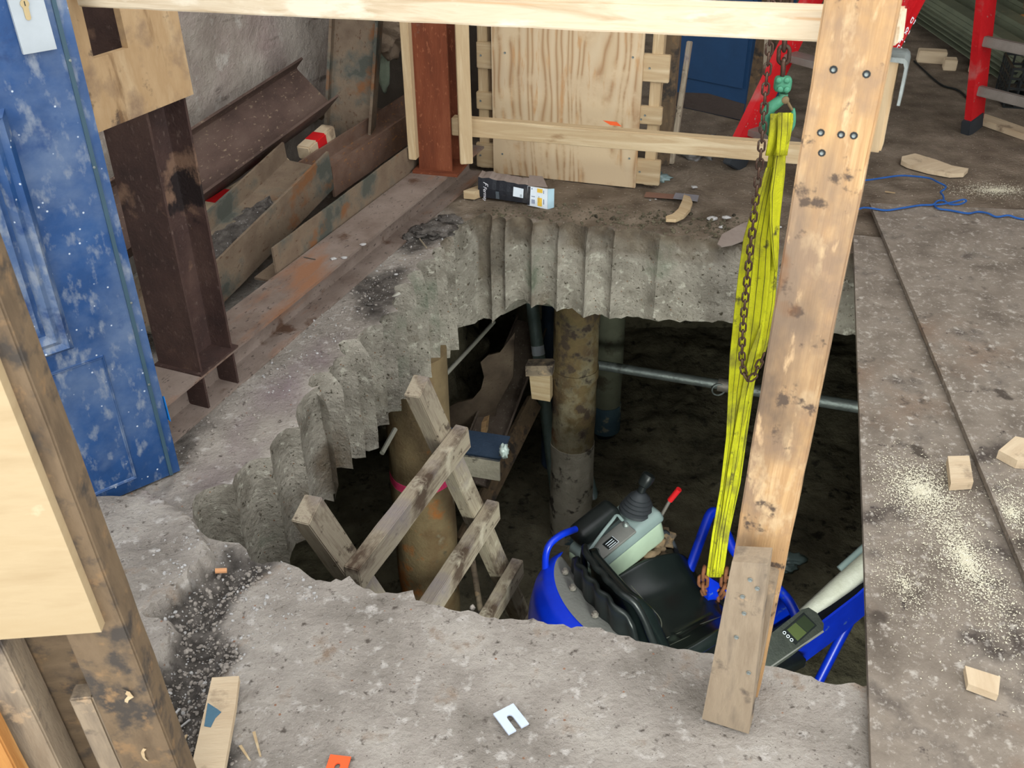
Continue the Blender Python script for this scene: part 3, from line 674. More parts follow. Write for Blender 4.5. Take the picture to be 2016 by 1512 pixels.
def striped(p0, p1, name, label, w=.062, t=.058, stripe=((.35, .62),)):
    r = root(name, p0, label, 'timber'); p0, p1 = Vc(p0), Vc(p1)
    bar('timber', p0, p1, w, t, bl, m_wood2, r, bevel=.006)
    for a, b in stripe: bar('red_band', p0.lerp(p1, a), p0.lerp(p1, b), w + .002, t + .002, bl, m_redp, r, bevel=.006)
e1_ = S(1.36, .52, .215)
striped(V(598, 302, S(0, .49, 0), bd), V(648, 258, S(0, .49, 0), bd), 'striped_block', 'short red and white striped timber end poking out under the tilted section', stripe=((.28, .66),))
striped(V(395, 428, S(0, .56, 0), bd), V(560, 322, S(0, .56, 0), bd), 'striped_plank', 'red and white striped plank lying low beneath the tilted brown section', stripe=((.12, .36), (.6, .8)))
o = lump('plaster_chunk', V(623, 215, S(0, .80, 0), bd), .05, .05, .05, m_sack, seed=4, sub=2); tag(o, 'pale broken chunk at the foot of the rough wall by the tilted section', 'rubble')
o = bar('timber_lath', V(644, 250, S(0, .86, 0), bd), V(639, 20, S(0, .92, 0), bd), .012, .02, bd, m_grey, rough=.001); tag(o, 'thin pale lath upright against the wall corner', 'timber')

# rust-red column with its two battens
fcp = [V(825, 322, S(1.66, .02, 0), u), V(890, 326, S(1.66, .02, 0), u)]
rc = (fcp[0] + fcp[1]) / 2; rc.z = BZ; rw = (fcp[1] - fcp[0]).length
o = root('steel_column', rc + v * .076, 'rust-red upright steel column at the back left corner between two pale battens', 'column')
extrude('column_section', rc + v * .076, rc + v * .076 + Z * 1.45, v, Hprof(.152, rw, .009, .008), m_rsteel, o)
prism('base_plate', [rc - u * (rw / 2 + .02) - v * .03, rc + u * (rw / 2 + .03) - v * .03, rc + u * (rw / 2 + .03) + v * .17, rc - u * (rw / 2 + .02) + v * .17], Z * .012, m_rsteel, o)
lb0, lb1 = V(821, 311, rc - v * .012, u), V(797, 0, rc - v * .012, u)
o = bar('timber_batten', Vc((lb0.x - .012, lb0.y, lb0.z)), Vc((lb0.x - .012, lb0.y, 1.5)), .034, .045, u, m_pine, rough=.001, cuts=6); tag(o, 'slim pale batten against the left side of the rust-red column', 'timber')
rb0 = V(918, 319, rc - v * .0, u)
o = bar('timber_batten', Vc((rb0.x, rb0.y, rb0.z)), Vc((rb0.x, rb0.y, 1.5)), .052, .055, u * .9 + v * .35, m_pine, rough=.001, cuts=6); tag(o, 'wider pale batten just right of the rust-red column, holding the lower rail', 'timber')
q0 = V(892, 246, Vc((rb0.x, rb0.y, 0)) + v * .05, u); q1 = V(1660, 290, Vc((rb0.x, rb0.y, 0)) + v * .05, u)
o = bar('back_rail', q0, Vc((q1.x, q1.y, q0.z)), .074, .044, Z, m_pine, rough=.0015, cuts=24); tag(o, 'lower timber rail across the far side of the hole with an orange paint mark', 'rail')
pm = V(1187, 237, Vc((rb0.x, rb0.y, 0)) + v * .026, u)
bpm = flat('orange_paint', C(226, 92, 40), .7)
prism('paint_mark', [pm, pm + u * .055 - Z * .002, pm + u * .075 - Z * .018, pm + u * .03 - Z * .016], -v * .0008, bpm, o)
hb = V(870, 380, S(1.9, -.02, 0), u)
o = lump('paper_sack', V(765, 62, S(2.25, .55, 0), u), .10, .08, .10, m_sack, seed=8, sub=4, amp=.5, sc=2.4); tag(o, 'crumpled brown paper sack hanging behind the leaning section', 'sack')
o = lump('lagging_scrap', V(752, 110, S(2.28, .55, 0), u), .035, .02, .16, m_moss, seed=3, sub=3); tag(o, 'pale greenish scrap of lagging hanging below the paper sack', 'scrap')

# ================================================================ plywood screen behind the hole
sa, sb = Vc((-.074, 4.261, 0)), Vc((.542, 4.066, 0)); sd = (sb - sa).normalized(); sn = Vc((-sd.y, sd.x, 0))
sr = root('plywood_screen', (sa + sb) / 2 + Z * .004, 'pale plywood board with bold grain nailed on pallet slats behind the hole', 'screen')
Lw = (sb - sa).length
prism('plywood_board', [sa + Z * .004, sb + Z * .004, sb + Z * 1.35, sa + Z * 1.35], sn * .018, m_ply, sr, bevel=.001)
for (ly0, ly1), (rx,) in zip(((82, 134), (181, 214), (281, 328)), ((1313,), (1305,), (1310,))):
    pl = V(937, ly0, sa + sn * .018, sd); pb2 = V(937, ly1, sa + sn * .018, sd); prr = V(rx, 200, sa + sn * .018, sd)
    zc = (pl.z + pb2.z) / 2; hh = max(.075, pl.z - pb2.z)
    bar('slat', Vc((pl.x, pl.y, zc)) + sn * .012, Vc((prr.x, prr.y, zc)) + sn * .012, hh, .024, Z, m_pine, sr, rough=.001)
    for ee in (.02, (Lw + .10)):
        screwhead(Vc((pl.x, pl.y, zc)) + sd * ee - sn * .0005, -sn, sr, .005)
for xx, w_ in ((956, .045), (1290, .045)):
    pu = V(xx, 200, sa + sn * .06, sd)
    bar('upright', Vc((pu.x, pu.y, .01)), Vc((pu.x, pu.y, 1.35)), w_, .06, sd, m_pine, sr)
for qx, qy in ((994, 104), (1246, 113), (1262, 235), (989, 303), (1239, 312)):
    screwhead(V(qx, qy, sa - sn * .0004, sd), -sn, sr, .005)
pu = V(1318, 150, sa + sn * .35, sd)
o = bar('timber_post', Vc((pu.x, pu.y, .0)), Vc((pu.x, pu.y, 1.5)), .07, .07, sd, m_stud, rough=.001); tag(o, 'dark upright timber post between the plywood screen and the blue cabinet', 'post')
o = bar('timber_offcut', G(1322, 322), G(1330, 322) + Z * .52 + sn * .12, .022, .05, sd, m_grey); tag(o, 'grey strip of wood leaning beside the foot of the plywood screen', 'timber')
# blue cabinet
ca, cb = Vc((.871, 5.227, 0)), Vc((1.168, 4.984, 0)); cd = (cb - ca).normalized(); cn = Vc((-cd.y, cd.x, 0))
o = root('steel_cabinet', (ca + cb) / 2 + cn * .2, 'dull dark blue steel cabinet standing at the back beyond the lower rail', 'cabinet')
cb2 = cb + cd * .03
prism('body', [ca, cb2, cb2 + Z * 1.7, ca + Z * 1.7], cn * .45, m_blued, o, bevel=.012)
prism('door_panel', [ca + cd * .02 + Z * .16, cb2 - cd * .02 + Z * .16, cb2 - cd * .02 + Z * 1.66, ca + cd * .02 + Z * 1.66], -cn * .008, m_blued, o, bevel=.003)
prism('rust_skirt', [ca + Z * .003, cb2 + Z * .003, cb2 + Z * .085, ca + cd * .2 + Z * .10, ca + Z * .07], -cn * .004, flat('rusty_skirt', C(72, 62, 56), .8, bump=.3), o)
for i, xx in enumerate((1478, 1500)):
    pq = V(xx, 150, cb2 + cd * .1 + cn * (.02 + .12 * i), cd); q = Vc((pq.x + .03 * i, pq.y, 0))
    o = bar('timber_board', q, q + Z * 1.5 + cn * .1, .10, .025, cd, m_stud); tag(o, ('dark board standing upright right beside the blue cabinet', 'brownish board standing behind the hanging chain, second from the blue cabinet')[i], 'timber')
o = bar('timber_batten', V(1508, 150, cb - cn * .1, cd) * 1, V(1502, 85, cb - cn * .1, cd) + Z * .3, .03, .02, cd, m_grey)
tag(o, 'pale thin batten standing behind the lifting chain', 'timber')

# ================================================================ near left hoarding
h0 = G(388, 1640); hd = Vc((1, .07, 0)).normalized(); hn = Vc((-hd.y, hd.x, 0))
ho = root('timber_hoarding', h0, 'out of focus timber hoarding close to the camera in the lower left corner', 'hoarding')
def H(x, y, n=0): return V(x, y, h0 + hn * n, hd)
a, b = H(240, 1512), H(350, 1512); pwid = (b - a).length; pc = (a + b) / 2; pc.z = .004
bar('stud', pc + hn * .03, pc + hn * .03 + Z * 1.7, pwid, .06, hd, m_stud, ho, rough=.0015, cuts=20)
p2c = H(120, 1512).copy(); p2c.z = .004
bar('stud', p2c - hd * .05 + hn * .03, p2c - hd * .05 + hn * .03 + Z * 1.7, .10, .06, hd, m_grime, ho, rough=.0015, cuts=20)
bz0 = H(200, 1245).z
hs = hd * .014
prism('plywood_panel', [H(200, 1243, -.02) + hs, H(-260, 1262, -.02), H(-260, 1262, -.02) + Z * 1.2, H(200, 1243, -.02) + Z * 1.2 + hs], hn * .019, m_plyc, ho, bevel=.001, label='clean pale plywood panel')
q0, q1 = p2c - hd * .1 + hn * .064, pc + hn * .064
prism('back_board', [q0, q1, q1 + Z * 1.6, q0 + Z * 1.6], hn * .018, m_stud, ho)
a, b = H(150, 1352, .02), H(180, 1352, .02)
bt = H(170, 1355, .03)
bar('batten', Vc((bt.x, bt.y, .004)), Vc((bt.x, bt.y, bt.z)), .038, .034, hd, m_grime, ho, rough=.001, cuts=6)
ob_ = H(42, 1512, -.03)
bar('plank', Vc((ob_.x - .035, ob_.y, .004)), Vc((ob_.x - .035, ob_.y, .40)), .075, .03, hd, m_orange, ho, rough=.001, cuts=6, label='orange stained short plank')
for (x, y) in ((256, 1365), (284, 1482)):
    p = H(x, y, -.0005); bm = bmesh.new()
    vv = [bm.verts.new(Vc((random.uniform(-.006, .006), random.uniform(-.002, 0), -.016 + .032 * i / 5))) for i in range(6)]
    vw = [bm.verts.new(Vc((w.co.x + .004 + random.uniform(0, .007), -.004, w.co.z))) for w in vv]
    for i in range(5): bm.faces.new((vv[i], vv[i + 1], vw[i + 1], vw[i]))
    fin(bm, 'splinter', m_pine, ho, frame(p, hd, z=Z))

ho.rotation_mode = 'QUATERNION'
from mathutils import Quaternion
ho.rotation_quaternion = Quaternion(hn, -.045); ho.location = h0 + hd * .010
# ================================================================ floor sheets on the right
def onfloor(pxs, z=0.0): return [G(x, y, z) for x, y in pxs]
ST = .02
sA = onfloor([(1680, 462), (1722, 1700)], ST + .004)
far = (sA[0] - sA[1]).normalized()
sx = Vc((far.y, -far.x, 0))
def plate(name, a, b, wdt, z, t, mat, edge, label, cat, sag=0, amp=.003):
    """floor sheet: left edge a->b, spreading to the right by wdt"""
    a, b = Vc(a), Vc(b); x = (b - a); L_ = x.length; x.normalize(); y = Vc((x.y, -x.x, 0))
    if y.x < 0: y = -y
    M = frame((a.x, a.y, z), x, y=y); bm = bmesh.new(); nx, ny = int(L_ / .05), int(wdt / .05); g = []
    for i in range(nx + 1):
        g.append([bm.verts.new((L_ * i / nx, wdt * j / ny, amp * noise.noise(Vc((i * .09, j * .09, z * 90))))) for j in range(ny + 1)])
    fcs = []
    for i in range(nx):
        for j in range(ny): fcs.append(bm.faces.new((g[i][j], g[i + 1][j], g[i + 1][j + 1], g[i][j + 1])))
    r = bmesh.ops.extrude_face_region(bm, geom=fcs); vs_ = [q for q in r['geom'] if isinstance(q, bmesh.types.BMVert)]
    for q in vs_: q.co.z += t if M.col[2].z > 0 else -t
    o = fin(bm, name, mat, None, M, smooth=True); tag(o, label, cat); return o
plate('floor_sheet', sA[0], sA[1], 1.22, .006, .018, m_sheet, None, 'dirty brown site board bridging the right side of the hole, lower of the two', 'board')
sB = onfloor([(1712, 400), (2110, 1352)], .045)
d_ = (sB[1] - sB[0]).normalized()
plate('floor_sheet', sB[0], sB[0] + d_ * 2.44, 1.22, .0285, .017, m_sheet, None, 'upper dirty site board at the right, its brown edge running across the lower one', 'board')
TA, TB = .026, .048
sawpts = [(1830, 985, .12, .16), (1900, 1010, .10, .2), (1850, 1100, .08, .2)]
def sawdust(name, cx, cy, z, rx, ry, n, label, big=1.0):
    c = G(cx, cy, z); bm = bmesh.new(); n = int(n * 3.4); big *= .46
    for i in range(n):
        a = random.uniform(0, 6.28); r = abs(random.gauss(0, .5)); p = Vc((math.cos(a) * r * rx, math.sin(a) * r * ry, .0015)); w_ = c + p
        if w_.y < 3.4 and (w_.x - .012 < sA[1].x + (w_.y - sA[1].y) * (sA[0].x - sA[1].x) / (sA[0].y - sA[1].y)): continue
        qb = (w_.xy - sB[0].xy); inB = qb.cross(d_.xy) < -.004 if False else (d_.x * qb.y - d_.y * qb.x) > .004
        if w_.y < 3.4 and inB != (z > .04): continue
        s = random.uniform(.0015, .005) * big; t = random.uniform(0, 6.28); e = Vc((math.cos(t), math.sin(t), random.uniform(-.2, .5))) * s; f = Vc((-math.sin(t), math.cos(t), 0)) * s * random.uniform(.25, .6)
        bm.faces.new([bm.verts.new(p + q + Vc((0, 0, 0))) for q in (e + f, -e + f, -e - f, e - f)])
        k = Vc((0, 0, .0012)); 
    o = fin(bm, name, m_saw, None, Matrix.Translation(c)); tag(o, label, 'sawdust', kind='stuff'); return o
sawdust('sawdust', 1812, 965, TA, .14, .17, 1500, 'pale sawdust scattered on the lower board beside the small offcut')
sawdust('sawdust', 1900, 1100, TA, .10, .34, 1600, 'white sawdust streak along the brown edge of the upper board')
sawdust('sawdust', 1990, 1010, TB, .16, .22, 700, 'sawdust dusting the upper board near the right edge of the picture')
sawdust('sawdust', 1960, 375, 0.012, .22, .10, 900, 'tan sawdust heap on the far floor behind the blue string', 1.2)
sawdust('sawdust', 1780, 1150, TA, .14, .30, 500, 'fine sawdust sprinkled on the lower board in front of the hole', .8)
def flatpiece(name, pxs, z, t, mat, label, cat, bevel=.0008, parent=None):
    o = prism(name, onfloor(pxs, z), Z * t, mat, parent, bevel=bevel)
    if cat: tag(o, label, cat)
    return o
flatpiece('timber_offcut', [(1862, 912), (1904, 911), (1912, 963), (1868, 966)], TA, .024, m_wood2, 'small pale offcut on the lower right board amid the sawdust', 'offcut', .002)
flatpiece('timber_offcut', [(1961, 902), (1994, 874), (2050, 886), (2048, 925), (1998, 922)], TB, .026, m_wood2, 'pale offcut on the upper right board at the very edge of the picture', 'offcut', .002)
flatpiece('timber_offcut', [(1896, 1322), (1902, 1358), (1961, 1380), (1965, 1344)], TA, .018, m_wood2, 'lone tan offcut on the lower right board near the front', 'offcut', .002)
flatpiece('timber_offcut', [(1774, 316), (1800, 310), (1840, 322), (1872, 334), (1905, 340), (1896, 349), (1870, 350), (1830, 343), (1786, 331), (1773, 324)], .006, .02, m_wood2, 'long rounded pale offcut lying on the far floor near the blue string', 'offcut', .002)
flatpiece('curved_offcut', [(1346, 389), (1358, 393), (1363, 405), (1358, 418), (1346, 431), (1330, 438), (1311, 437), (1310, 432), (1324, 427), (1335, 417), (1342, 402)], .016, .014, m_pine, 'crescent shaped pale wood offcut lying behind the far rim of the hole', 'offcut', .001)
flatpiece('cardboard_scrap', [(1412, 482), (1421, 463), (1462, 441), (1478, 437), (1476, 470), (1440, 484), (1420, 487)], .018, .004, m_card, 'torn grey cardboard scrap on the far rim beside the yellow sling', 'scrap')
flatpiece('metal_strip', [(1272, 379), (1330, 384), (1327, 392), (1268, 388)], .012, .003, flat('brown_strip', C(124, 92, 76), .8), 'flat brown strip lying behind the crescent shaped offcut', 'scrap')
flatpiece('metal_strip', [(1330, 381), (1376, 386), (1373, 397), (1325, 391)], .014, .004, flat('grey_strip', C(126, 124, 128), .7), 'flat grey strip lying beside the crescent shaped offcut', 'scrap')
for i, (x, y, w) in enumerate(((1367, 368, 12), (1280, 394, 5), (1291, 392, 5), (1402, 430, 22), (1430, 428, 16), (1421, 447, 12), (1452, 462, 8), (1536, 447, 8))):
    p = G(x, y, .012); s = w / 1950 * p.y * .55
    o = lump('rubble_chip', p, s, s * .7, s * .4, m_gl, seed=i + 20, sub=2, amp=.5); tag(o, ['white chip of rubble in front of the ladder foot', 'left one of two tiny white chips by the brown strip', 'right one of two tiny white chips by the brown strip', 'largest grey white lump of mortar behind the far rim', 'mortar lump right of the largest one behind the far rim', 'mortar lump just in front of the largest one', 'mortar lump touching the torn cardboard scrap', 'small chip between the yellow sling and the barrier post'][i], 'rubble')
o = lump('plastic_film', G(1380, 302), .10, .09, .07, flat('dark_film', C(84, 82, 78), .35), seed=5, sub=4, amp=.7, sc=3); tag(o, 'crumpled dark plastic film on the floor right of the plywood screen', 'film')
o = lump('plastic_film', G(1296, 352), .05, .035, .022, m_film, seed=6, sub=3, amp=.7, sc=3); tag(o, 'small clear film scrap under the right foot of the plywood screen', 'film')
# blue string
zr = .03
def string(name, pxs, zz, label, r=.004, n=5):
    o = tube(name, catmull([G(x, y, zz + .004 * (i % 2)) for i, (x, y) in enumerate(pxs)], n), r, m_rope, n=8); return tag(o, label, 'string')
string('blue_string', [(1660, 414), (1688, 412), (1700, 409), (1715, 410), (1745, 414), (1780, 409), (1812, 404), (1836, 403), (1845, 396), (1858, 395), (1870, 402), (1890, 402), (1902, 396), (1896, 393), (1876, 398), (1855, 402), (1840, 404), (1848, 411), (1870, 414), (1905, 420), (1925, 417), (1945, 420), (1962, 427), (1985, 424), (2005, 430), (2040, 434)], .052, 'blue string trailing across the far edge of the right boards')
string('blue_string', [(1858, 396), (1857, 386), (1852, 378), (1860, 372), (1861, 366), (1845, 358), (1830, 351), (1800, 347), (1770, 346), (1740, 350), (1700, 355), (1660, 352)], .022, 'darker blue string end running from the knot back over the floor')
o = bar('wood_splinter', G(1742, 377, .008), G(1763, 380, .008), .006, .003, Z, m_pine); tag(o, 'tiny pale splinter on the far floor beyond the right boards', 'splinter')

# ================================================================ box and block by the screen
bz = .012
B0, B1 = G(942, 387, bz), G(1041, 401, bz); bx_ = (B1 - B0).normalized(); by_ = Vc((-bx_.y, bx_.x, 0)); BL = (B1 - B0).length
hB = V(944, 349, B0, bx_).z - bz
bo = root('cardboard_box', B0, 'crushed black printed cardboard box lying before the plywood screen', 'box')
def BP(s, n, z): return B0 + bx_ * s + by_ * n + Z * z
bm = bmesh.new(); M = frame(B0, bx_, z=Z); Mi = M.inverted()
NX = 14; sec = []
for i in range(NX + 1):
    s = BL * i / NX; k = .004 * noise.noise(Vc((i * .7, 1, 1))); hh = hB * (1 - .10 * i / NX) + .006 * noise.noise(Vc((i * .5, 4, 1)))
    sec.append([bm.verts.new(Mi @ BP(s, k, 0)), bm.verts.new(Mi @ BP(s, k - .003, hh * .5)), bm.verts.new(Mi @ BP(s, .004 + k, hh)), bm.verts.new(Mi @ BP(s, .05, hh + .012 + k)), bm.verts.new(Mi @ BP(s, .075, hh * .96)), bm.verts.new(Mi @ BP(s, .075, 0))])
for A_, B_ in zip(sec, sec[1:]):
    for j in range(6):
        f = bm.faces.new((A_[j], A_[(j + 1) % 6], B_[(j + 1) % 6], B_[j])); f.material_index = 0 if j in (0, 1) else 1
bm.faces.new(sec[0][::-1]).material_index = 0; bm.faces.new(sec[-1]).material_index = 1
fin(bm, 'carton', [m_boxk, m_card], bo, M)
E0 = BL + .004; E1 = E0 + .083; E2 = E1 + .022
fp = prism('end_flap', [BP(BL - .004, -.004, -.006), BP(E1, -.012, -.008), BP(E1, -.012, hB * .93), BP(BL - .004, -.004, hB * .90)], by_ * .0025, m_lab, bo)
prism('side_flap', [BP(E1 + .001, -.012, -.008), BP(E2, .006, -.004), BP(E2, .006, hB * .90), BP(E1 + .001, -.012, hB * .93)], by_ * .0025, m_labb, bo)
prism('top_flap', [BP(BL - .002, .0, hB * .9), BP(E1 - .005, .0, hB * .95), BP(E1 - .05, .07, hB + .01), BP(BL - .02, .06, hB + .012)], Z * .002, m_card, bo)
prism('dark_edge', [BP(BL - .006, -.0052, -.004), BP(BL + .006, -.0055, -.004), BP(BL + .010, -.0055, hB * .9), BP(BL - .002, -.0052, hB * .9)], by_ * .001, m_boxk, bo)
def onflap(s0, s1, z0, z1, mat, nm, n=-.0005):
    f = lambda s: -.004 - .008 * (s + .004) / (.087)
    return prism(nm, [BP(BL + s0, f(s0) + n, z0 * hB), BP(BL + s1, f(s1) + n, z0 * hB), BP(BL + s1, f(s1) + n, z1 * hB), BP(BL + s0, f(s0) + n, z1 * hB)], -by_ * .0004, mat, fp)
onflap(.042, .062, .0, .42, m_laby, 'yellow_panel'); onflap(.040, .064, .68, .88, m_laby, 'yellow_panel')
for i in range(7): onflap(.014, .030, .07 + .032 * i, .07 + .032 * i + (.02 if i % 2 else .012), m_ink, 'bar_code_line')
onflap(.014, .030, .42, .45, m_ink, 'bar_code_line')
onflap(.014, .019, .78, .84, m_ink, 'print_mark'); onflap(.068, .072, .12, .38, m_ink, 'print_line'); onflap(.047, .049, .16, .5, m_ink, 'print_line'); onflap(.068, .071, .66, .82, m_ink, 'print_line')
stk = prism('white_sticker', [BP(.196 / .281 * BL, -.0052, hB * .30), BP(.252 / .281 * BL, -.0052, hB * .27), BP(.255 / .281 * BL, -.0052, hB * .74), BP(.2 / .281 * BL, -.0052, hB * .78)], -by_ * .0004, m_lab, bo, bevel=0)
def vtext(body, s, z, size, mat, par, name, shear=0):       # reads downwards on the front face
    M = frame(BP(s, -.0058, z), -Z, z=-by_); text(body, size, M, mat, par, name, .0002, shear)
vtext('Fermay', .026, hB * .60, .022, m_paper, bo, 'lettering', .25)
vtext('F', .027, hB * .84, .030, m_paper, bo, 'lettering', .4)
vtext('02', .236 / .281 * BL, hB * .44, .012, m_black, stk, 'lettering')
prism('tape_strip', [BP(.36 * BL, -.0052, .004), BP(.43 * BL, -.0052, .004), BP(.42 * BL, -.0052, hB * .42), BP(.355 * BL, -.0052, hB * .42)], -by_ * .0003, flat('tape', C(84, 92, 98), .3), bo)
k0 = onfloor([(913, 391), (934, 393)], .008); kh = .036
o = prism('timber_block', [k0[0], k0[1], k0[1] + Z * kh, k0[0] + Z * kh], (G(943, 362, .04) - G(912, 373, .04)) * Vc((1, 1, 0)), m_pine, bevel=.001)
tag(o, 'small clean pine block lying against the left end of the black box', 'timber block')
# debris by the long beam
for i, (x, y, w) in enumerate(((728, 598, 13), (705, 607, 9), (618, 628, 9), (742, 405, 0), (780, 540, 8), (836, 433, 5), (860, 432, 5))):
    if not w: continue
    p = G(x, y, .006); s = w / 1950 * p.y * .62
    o = lump('stone', p, s, s * .75, s * .45, [m_dust, m_gl][i > 3], seed=i + 40, sub=2, amp=.4); tag(o, ['largest grey stone in the dark debris beside the left rim', 'smaller stone just left of the largest grey stone', 'round grey stone beside the lying beam, left of the debris', '', 'whitish crumb beside the dark debris on the left rim', 'white crumb left of the dark clod near the far left corner', 'white crumb touching the dark clod near the far left corner'][i], 'stone')
for i, (x, y, sx_, sy_) in enumerate(((850, 455, .085, .06), (803, 470, .02, .015), (885, 435, .05, .035))):
    o = lump('dark_clod', G(x, y, .008), sx_, sy_, .022, m_dust, seed=60 + i, sub=4, amp=.5, sc=3); tag(o, ['broad dark clod of spoil near the far left corner of the hole', 'small dark clod beside the lying beam', 'dark clod nearest the far left corner'][i], 'spoil')
o = bar('nail', G(597, 506, BZ + .003) , G(622, 511, BZ + .003), .003, .003, Z, m_galv); tag(o, 'bright nail lying on top of the long beam', 'nail')
for i, (x, y) in enumerate(((657, 509), (677, 507), (715, 481), (545, 520))):
    o = lump('chip', G(x, y, BZ + .003), .012, .008, .004, m_gl, seed=70 + i, sub=2, amp=.5); tag(o, ['left one of two white chips lying side by side on the beam top', 'right one of two white chips lying side by side on the beam top', 'white chip on the beam top nearest the rust-red column', 'tiny white chip on the beam top farthest from the rust-red column'][i], 'chip')
o = bar('wood_splinter', G(826, 470, .014), G(840, 488, .012), .010, .004, Z, m_grey); tag(o, 'grey splinter lying across the dark clod by the left rim', 'splinter')
o = tube('embedded_bar', [G(786, 578, .0), G(760, 600, -.02), G(745, 618, -.06)], .010, m_rod); tag(o, 'broken grey conduit end sticking out of the left rim', 'conduit')

# ================================================================ foreground bits
flat_ = flatpiece('timber_offcut', [(420, 1344), (473, 1341), (466, 1400), (438, 1560), (370, 1562), (398, 1440)], .018, .016, m_wood2, 'pale offcut with a blue paint patch lying in the lower left foreground', 'offcut', .001)
bpp = onfloor([(409, 1384), (428, 1396), (436, 1402), (424, 1414), (415, 1432), (402, 1430)], .0346)
prism('blue_patch', bpp, Z * .0004, flat('blue_stain', C(70, 104, 122), .7, bump=.2), flat_)
def shim(cx, cy, ang, s, mat, label, z=.008, t=.004):
    c = G(cx, cy, z); a = math.radians(ang); ex = Vc((math.cos(a), math.sin(a), 0)); ey = Vc((-ex.y, ex.x, 0))
    prof = [(-.5, -.5), (-.13, -.5), (-.13, .05)] + [(-.13 * math.cos(q * math.pi / 8), .05 + .13 * math.sin(q * math.pi / 8)) for q in range(1, 8)] + [(.13, .05), (.13, -.5), (.5, -.5), (.5, .5), (-.5, .5)]
    o = prism('shim_packer', [c + ex * (x * s * .82) + ey * (y * s) for x, y in prof], Z * t, mat, bevel=.0012, segs=2); tag(o, label, 'shim'); return o
shim(1006, 1417, 32, .058, m_shim, 'white horseshoe shim packer lying on the slab in front')
shim(664, 1512, -8, .050, m_oran, 'orange horseshoe shim packer at the bottom edge of the picture')
for i, (a, b) in enumerate((((497, 1443), (511, 1490)), ((470, 1470), (490, 1498)), ((328, 1424), (352, 1396)), ((338, 1445), (372, 1418)), ((352, 1470), (366, 1448)))):
    mt = [m_pine, m_pine, m_gl, m_gl, m_pine][i]
    o = prism('splinter', [G(*a, .004), G(a[0] + 6, a[1] - 2, .006), G(b[0] + 4, b[1], .006), G(*b, .004)], Z * .003, mt); tag(o, ['long pale splinter right of the paint-stained offcut', 'short frayed splinter right of the paint-stained offcut', 'upper white flake by the hoarding foot', 'lower white flake by the hoarding foot', 'brown splinter by the hoarding foot'][i], 'splinter')
o = prism('wood_chip', onfloor([(424, 1122), (447, 1121), (447, 1128), (424, 1129)], .0), Z * .005, flat('tan_chip', C(206, 150, 104), .8)); tag(o, 'orange tan wood chip on the debris at the near left corner of the hole', 'chip')
for i, (x, y, w) in enumerate(((197, 1040, 9), (257, 1143, 8), (268, 1200, 7), (930, 1196, 10))):
    p = G(x, y, [.03, .034, .034, 0][i]); s = w / 1950 * p.y * .7
    o = lump('pebble', p, s, s * .8, s * (.55 if i < 3 else 1.6), [m_rsteel, m_stud, m_stud, m_conc][i], seed=i + 80, sub=2, amp=.4); tag(o, ['reddish pebble on the slab below the blue door', 'brown pebble on the raised slab right of the hoarding', 'brown pebble nearest the hoarding on the raised slab', 'upright concrete crumb standing on the near rim'][i], 'pebble')
# loose grit
def grit(name, poly, n, label, smin, smax, mat, zf):
    xs = [p[0] for p in poly]; ys = [p[1] for p in poly]; P2 = [Vc(p) for p in poly]; bm = bmesh.new(); c = 0
    while c < n:
        q = Vc((random.uniform(min(xs), max(xs)), random.uniform(min(ys), max(ys))))
        if not inside(q, P2): continue
        p = G(q.x, q.y, 0).xy
        if inside(p, hole): continue
        c += 1; s = smin + (smax - smin) * random.random() ** 4; z = topz(p.x, p.y)
        M = Matrix.Translation((p.x, p.y, z + s * .3)) @ Matrix.Rotation(random.uniform(0, 6), 4, Vc((random.random(), random.random(), random.random())).normalized()) @ Matrix.Diagonal((s, s * random.uniform(.5, 1), s * random.uniform(.4, .8), 1))
        bmesh.ops.create_icosphere(bm, subdivisions=1, radius=1, matrix=M)
    o = fin(bm, name, mat, None, None); tag(o, label, 'grit', kind='stuff'); return o
grit('loose_grit', [(424, 1112), (540, 1108), (480, 1180), (430, 1230), (480, 1290), (440, 1340), (430, 1420), (470, 1512), (340, 1512), (300, 1375), (352, 1250), (330, 1232)], 1300, 'loose grey grit and crumbs in the broken channel at the near left', .0018, .0075, m_grit, 0)
grit('white_grit', [(380, 1060), (600, 1115), (640, 1180), (480, 1300), (380, 1512), (330, 1512), (330, 1230), (300, 1100)], 420, 'whitish crumbs scattered over the broken near left corner', .0015, .006, m_gl, 0)
grit('loose_grit', [(430, 770), (560, 640), (700, 520), (850, 400), (905, 440), (860, 500), (780, 560), (700, 650), (560, 780), (420, 900), (340, 960)], 700, 'grey crumbs strewn between the long beam and the left rim', .0015, .008, m_grit, 0)
grit('white_grit', [(430, 770), (560, 640), (700, 520), (850, 400), (905, 440), (860, 500), (780, 560), (700, 650), (560, 780)], 300, 'white crumbs strewn between the long beam and the left rim', .0015, .006, m_gl, 0)
grit('loose_grit', [(930, 410), (1100, 400), (1500, 430), (1520, 490), (1400, 478), (1100, 462), (940, 445)], 700, 'brown crumbs and mud along the far rim of the hole', .003, .012, m_soil, 0)

